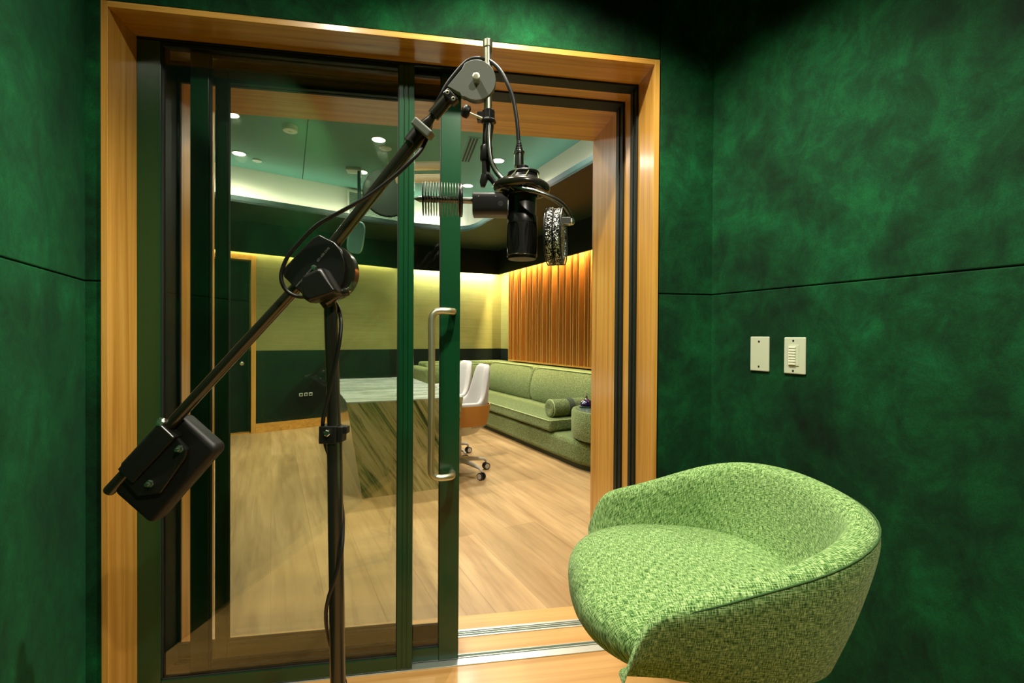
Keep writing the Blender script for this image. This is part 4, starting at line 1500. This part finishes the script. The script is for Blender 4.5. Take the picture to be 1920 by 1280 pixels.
# solid collar and the ribs between the grille windows
lathe(bm, mcx, (0, 0, 1), [(mz(421), .0308), (mz(420.5), .0313), (mz(407), .0313), (mz(406), .0305)], 40)
for a0 in (-92, -2, 88, 178):
    for sgn in (1,):
        ps = []
        n_ = 9
        rows = []
        for y, w in ((421, 46), (426, 30), (434, 22), (446, 19), (462, 19), (470, 24), (476, 36), (480, 46)):
            rows.append([mcx + V((0, 0, mz(y))) + (RTV * math.cos(math.radians(a0 + w * (j / (n_ - 1) - .5))) + FH * math.sin(math.radians(a0 + w * (j / (n_ - 1) - .5)))) * .0311 for j in range(n_)])
        vr = [[bm.verts.new(p) for p in r] for r in rows]
        vi = [[bm.verts.new(p - ((p - mcx) * V((1, 1, 0))) * .08) for p in r] for r in rows]
        for A_ in (vr, vi):
            for r0_, r1_ in zip(A_, A_[1:]):
                for j in range(n_ - 1): bm.faces.new((r0_[j], r0_[j + 1], r1_[j + 1], r1_[j]))
        for r0_, r1_, i0, i1 in zip(vr, vr[1:], vi, vi[1:]):
            for j in (0, n_ - 1): bm.faces.new((r0_[j], r1_[j], i1[j], i0[j]))
mesh('grille_rib', bm, M['black'], hd, smooth='auto')
bm = B()
torus(bm, mcx + V((0, 0, mz(480))), (0, 0, 1), .0300, .0016, 40, 8)
mesh('end_rim', bm, M['black_gloss'], hd, smooth=True)
# power box with the finned heat sink
bxc = V((0.1059, 0.9476, 1.5033))
Mbx = frame(bxc, RTV, z=(0, 0, 1))
bm = B()
rings = []
for x, f in ((-.0345, .92), (-.0335, 1.0), (.036, 1.0)):
    rings.append([Mbx @ V((x, .022 * f * math.copysign(abs(math.cos(a)) ** .5, math.cos(a)), .0235 * f * math.copysign(abs(math.sin(a)) ** .5, math.sin(a)))) for a in [2 * PI * i / 40 for i in range(40)]])
skin(bm, rings)
bxo = mesh('side_housing', bm, M['black'], mi, smooth='auto')
bm = B()
for x in (-.022, .012): lathe(bm, Mbx @ V((x, -.0215, .012)), -FH, [(0, .0016), (.001, .0012)], 8)
mesh('housing_screw', bm, M['steel'], bxo)
bm = B()
lathe(bm, Mbx @ V((.022, -.0218, -.003)), -FH, [(0, .006), (.0006, .005)], 14)
mesh('cable_port', bm, M['dark'], bxo)
ha, hb = V((-0.0469, 0.9612, 1.5131)), V((0.0753, 0.9587, 1.5146))
hd_ = (hb - ha).normalized()
bm = B()
tube(bm, [ha, ha + hd_ * .008, ha + hd_ * .012, hb], [.0012, .0050, .0066, .0066], 18)
hsr = mesh('heat_sink_rod', bm, M['fin'], mi, smooth='auto')
L0 = (V((-0.0289, 0.9613, 1.5131)) - ha).length
L1 = (V((0.0470, 0.9592, 1.5143)) - ha).length
for k in range(15):
    bm = B()
    o = ha + hd_ * (L0 + (L1 - L0) * k / 14)
    th = .0007 if k < 14 else .0035
    lathe(bm, o, hd_, [(-th, .0325), (-th * .6, .0335), (th * .6, .0335), (th, .0325)], 36)
    mesh('heat_sink_fin', bm, M['black' if k in (0, 14) else 'fin'], mi, smooth='auto')
# ---- cable with its connector
ca = thing('microphone_cable', 'black microphone cable running over the wheel and down the stand', 'cable', (-0.1906, 1.0571, 0.0000))
bm = B()
cxl = V((0.1650, 0.9492, 1.6162))
lathe(bm, V((0.1651, 0.9489, 1.5855)), (0, 0, 1), [(0, .0098), (.004, .0100), (.026, .0094), (.027, .0115), (.031, .0115), (.0315, .0085), (.034, .0080)], 24)
mesh('cable_plug', bm, M['goose'], ca, smooth='auto')
bm = B()
for i in range(6):
    torus(bm, V((0.1650, 0.9492, 1.6184)) + V((0, 0, .0035 * i)), (0, 0, 1), .0072 - .0007 * i, .0014, 18, 6)
mesh('strain_relief', bm, M['rubber'], ca, smooth=True)
R1 = [(0.1650, 0.9492, 1.6173), (0.1638, 0.9496, 1.6414), (0.1603, 0.9505, 1.6820), (0.1529, 0.9542, 1.7268), (0.1423, 0.9592, 1.7581), (0.1301, 0.9685, 1.7873), (0.1153, 0.9771, 1.8074), (0.1002, 0.9837, 1.8181), (0.0815, 0.9878, 1.8219), (0.0649, 0.9904, 1.8184), (0.0505, 0.9927, 1.8071), (0.0284, 0.9960, 1.7806), (0.0152, 0.9979, 1.7614), (0.0053, 1.0014, 1.7432), (-0.0113, 1.0191, 1.7200)]
R2 = [(-0.0103, 1.0270, 1.7147), (-0.0201, 1.0200, 1.6685), (-0.0341, 1.0068, 1.6304), (-0.0558, 1.0029, 1.6029), (-0.0833, 1.0071, 1.5759), (-0.1165, 1.0143, 1.5495), (-0.1443, 1.0206, 1.5297), (-0.1835, 1.0298, 1.5079), (-0.2246, 1.0464, 1.4888), (-0.2572, 1.0565, 1.4704), (-0.2924, 1.0669, 1.4369), (-0.3172, 1.0707, 1.4069), (-0.3306, 1.0725, 1.3724), (-0.3294, 1.0721, 1.3494), (-0.3184, 1.0753, 1.3304), (-0.2970, 1.0768, 1.3206), (-0.2723, 1.0880, 1.3221), (-0.2468, 1.1092, 1.3220), (-0.2218, 1.1000, 1.3049), (-0.2093, 1.0774, 1.2707), (-0.2072, 1.0616, 1.2354), (-0.2128, 1.0570, 1.1915), (-0.2213, 1.0560, 1.1489), (-0.2329, 1.0594, 1.0967), (-0.2423, 1.0626, 1.0559), (-0.2488, 1.0917, 1.0212), (-0.2451, 1.1060, 0.9820), (-0.2234, 1.1019, 0.9219), (-0.2080, 1.0887, 0.8533), (-0.2024, 1.0722, 0.8117), (-0.2017, 1.0515, 0.7679), (-0.2136, 1.0458, 0.7138), (-0.2274, 1.0497, 0.6724), (-0.2363, 1.0659, 0.6232), (-0.2371, 1.0958, 0.5573), (-0.2214, 1.0979, 0.5059), (-0.2038, 1.0847, 0.4771), (-0.1929, 1.0574, 0.4545), (-0.2022, 1.0380, 0.3783), (-0.2336, 1.0625, 0.2910), (-0.2353, 1.0922, 0.1793), (-0.2046, 1.0767, 0.1301)]
R2 += [(low.x + .02, low.y - .06, .06), (low.x + .10, low.y - .16, .006), (low.x + .05, low.y - .40, .006), (low.x - .2, low.y - .6, .006)]
bm = B()
tube(bm, catmull(R1 + R2, 6), .0042, 10)
mesh('cable_cord', bm, M['rubber'], ca, smooth=True)

# ================================================================== booth: swivel bar stool
SD, SCX = .905, .42
so = RTV * SCX + FH * SD
stool = thing('bar_stool', 'green tweed tub bar stool on a dark swivel column beside the doorway', 'stool', (so.x, so.y, 0))
stool.rotation_euler = (0, 0, math.atan2(-RTV.y, -RTV.x) - math.radians(4))      # local +x is the open front
ST = dict(local=True)
oln = outline(.272, .02, .232, .272, 9, 27, 2.25)
arm_x = [.242, .2405, .236, .227, .213, .192, .152, .104, .060]
for i, x_ in enumerate(arm_x):
    oln[i] = (x_, .272)
    oln[-1 - i] = (x_, -.272)
def srim(x, s):
    z = .836 + .120 * sstep(.30, -.23, min(x, .2)) ** .9
    return z - .098 * max(0, (x - .178) / .063) ** 2.4
bm = B()
ZB = .732
tub(bm, oln, ZB, srim, .052, .85, -.02, back=.64, inner_floor=.745)
mesh('tub_shell', bm, M['tweed'], stool, smooth=True, subsurf=2, **ST)
bm = B()
uvl = bm.loops.layers.uv.new('UVMap')
def seat_outline(f, n=48):
    pts = []
    for i in range(n):
        a = 2 * PI * i / n
        c_, s_ = math.cos(a), math.sin(a)
        rx = .232 if c_ > 0 else .225
        pts.append(((.076 + rx * math.copysign(abs(c_) ** (2 / 2.5), c_) * f), (.236) * math.copysign(abs(s_) ** (2 / 2.6), s_) * f))
    return pts
prof = [(.70, .700), (.86, .704), (.95, .718), (.995, .742), (.99, .764), (.94, .782), (.82, .795), (.6, .803), (.35, .806), (.1, .807)]
rings = [[(x, y, z) for x, y in seat_outline(f)] for f, z in prof]
vr = [[bm.verts.new(p) for p in r] for r in rings]
for A_, B_ in zip(vr, vr[1:]):
    for j in range(48): bm.faces.new((A_[j], A_[(j + 1) % 48], B_[(j + 1) % 48], B_[j]))
bm.faces.new(vr[-1]); bm.faces.new(list(reversed(vr[0])))
for f in bm.faces:
    for lp in f.loops: lp[uvl].uv = (lp.vert.co.x - lp.vert.co.z * .9, lp.vert.co.y)
mesh('seat_cushion', bm, M['tweed'], stool, smooth=True, subsurf=1, **ST)
bm = B()
pp = []
for i in range(len(oln)):
    x, y = oln[i]
    pp.append((x * .985, y * .983, srim(x, sum(math.dist(oln[k], oln[k - 1]) for k in range(1, i + 1)) / sum(math.dist(oln[k], oln[k - 1]) for k in range(1, len(oln)))) - .012))
tube(bm, pp[6:-6], .0015, 8)
mesh('edge_piping', bm, M['piping'], stool, smooth=True, **ST)
bm = B()
lathe(bm, (.0, 0, .0), (0, 0, 1), [(0, .21), (.008, .215), (.014, .20), (.03, .05), (.05, .030), (.66, .030), (.665, .05), (.70, .09), (.735, .12)], 32)
mesh('swivel_column', bm, M['black'], stool, smooth='auto', **ST)
bm = B()
torus(bm, (0, 0, .30), (0, 0, 1), .19, .011, 36, 10)
for k in range(3):
    a = 2 * PI * k / 3
    tube(bm, [(0, 0, .30), (.19 * math.cos(a), .19 * math.sin(a), .30)], .008, 8)
mesh('foot_ring', bm, M['steel'], stool, smooth=True, **ST)
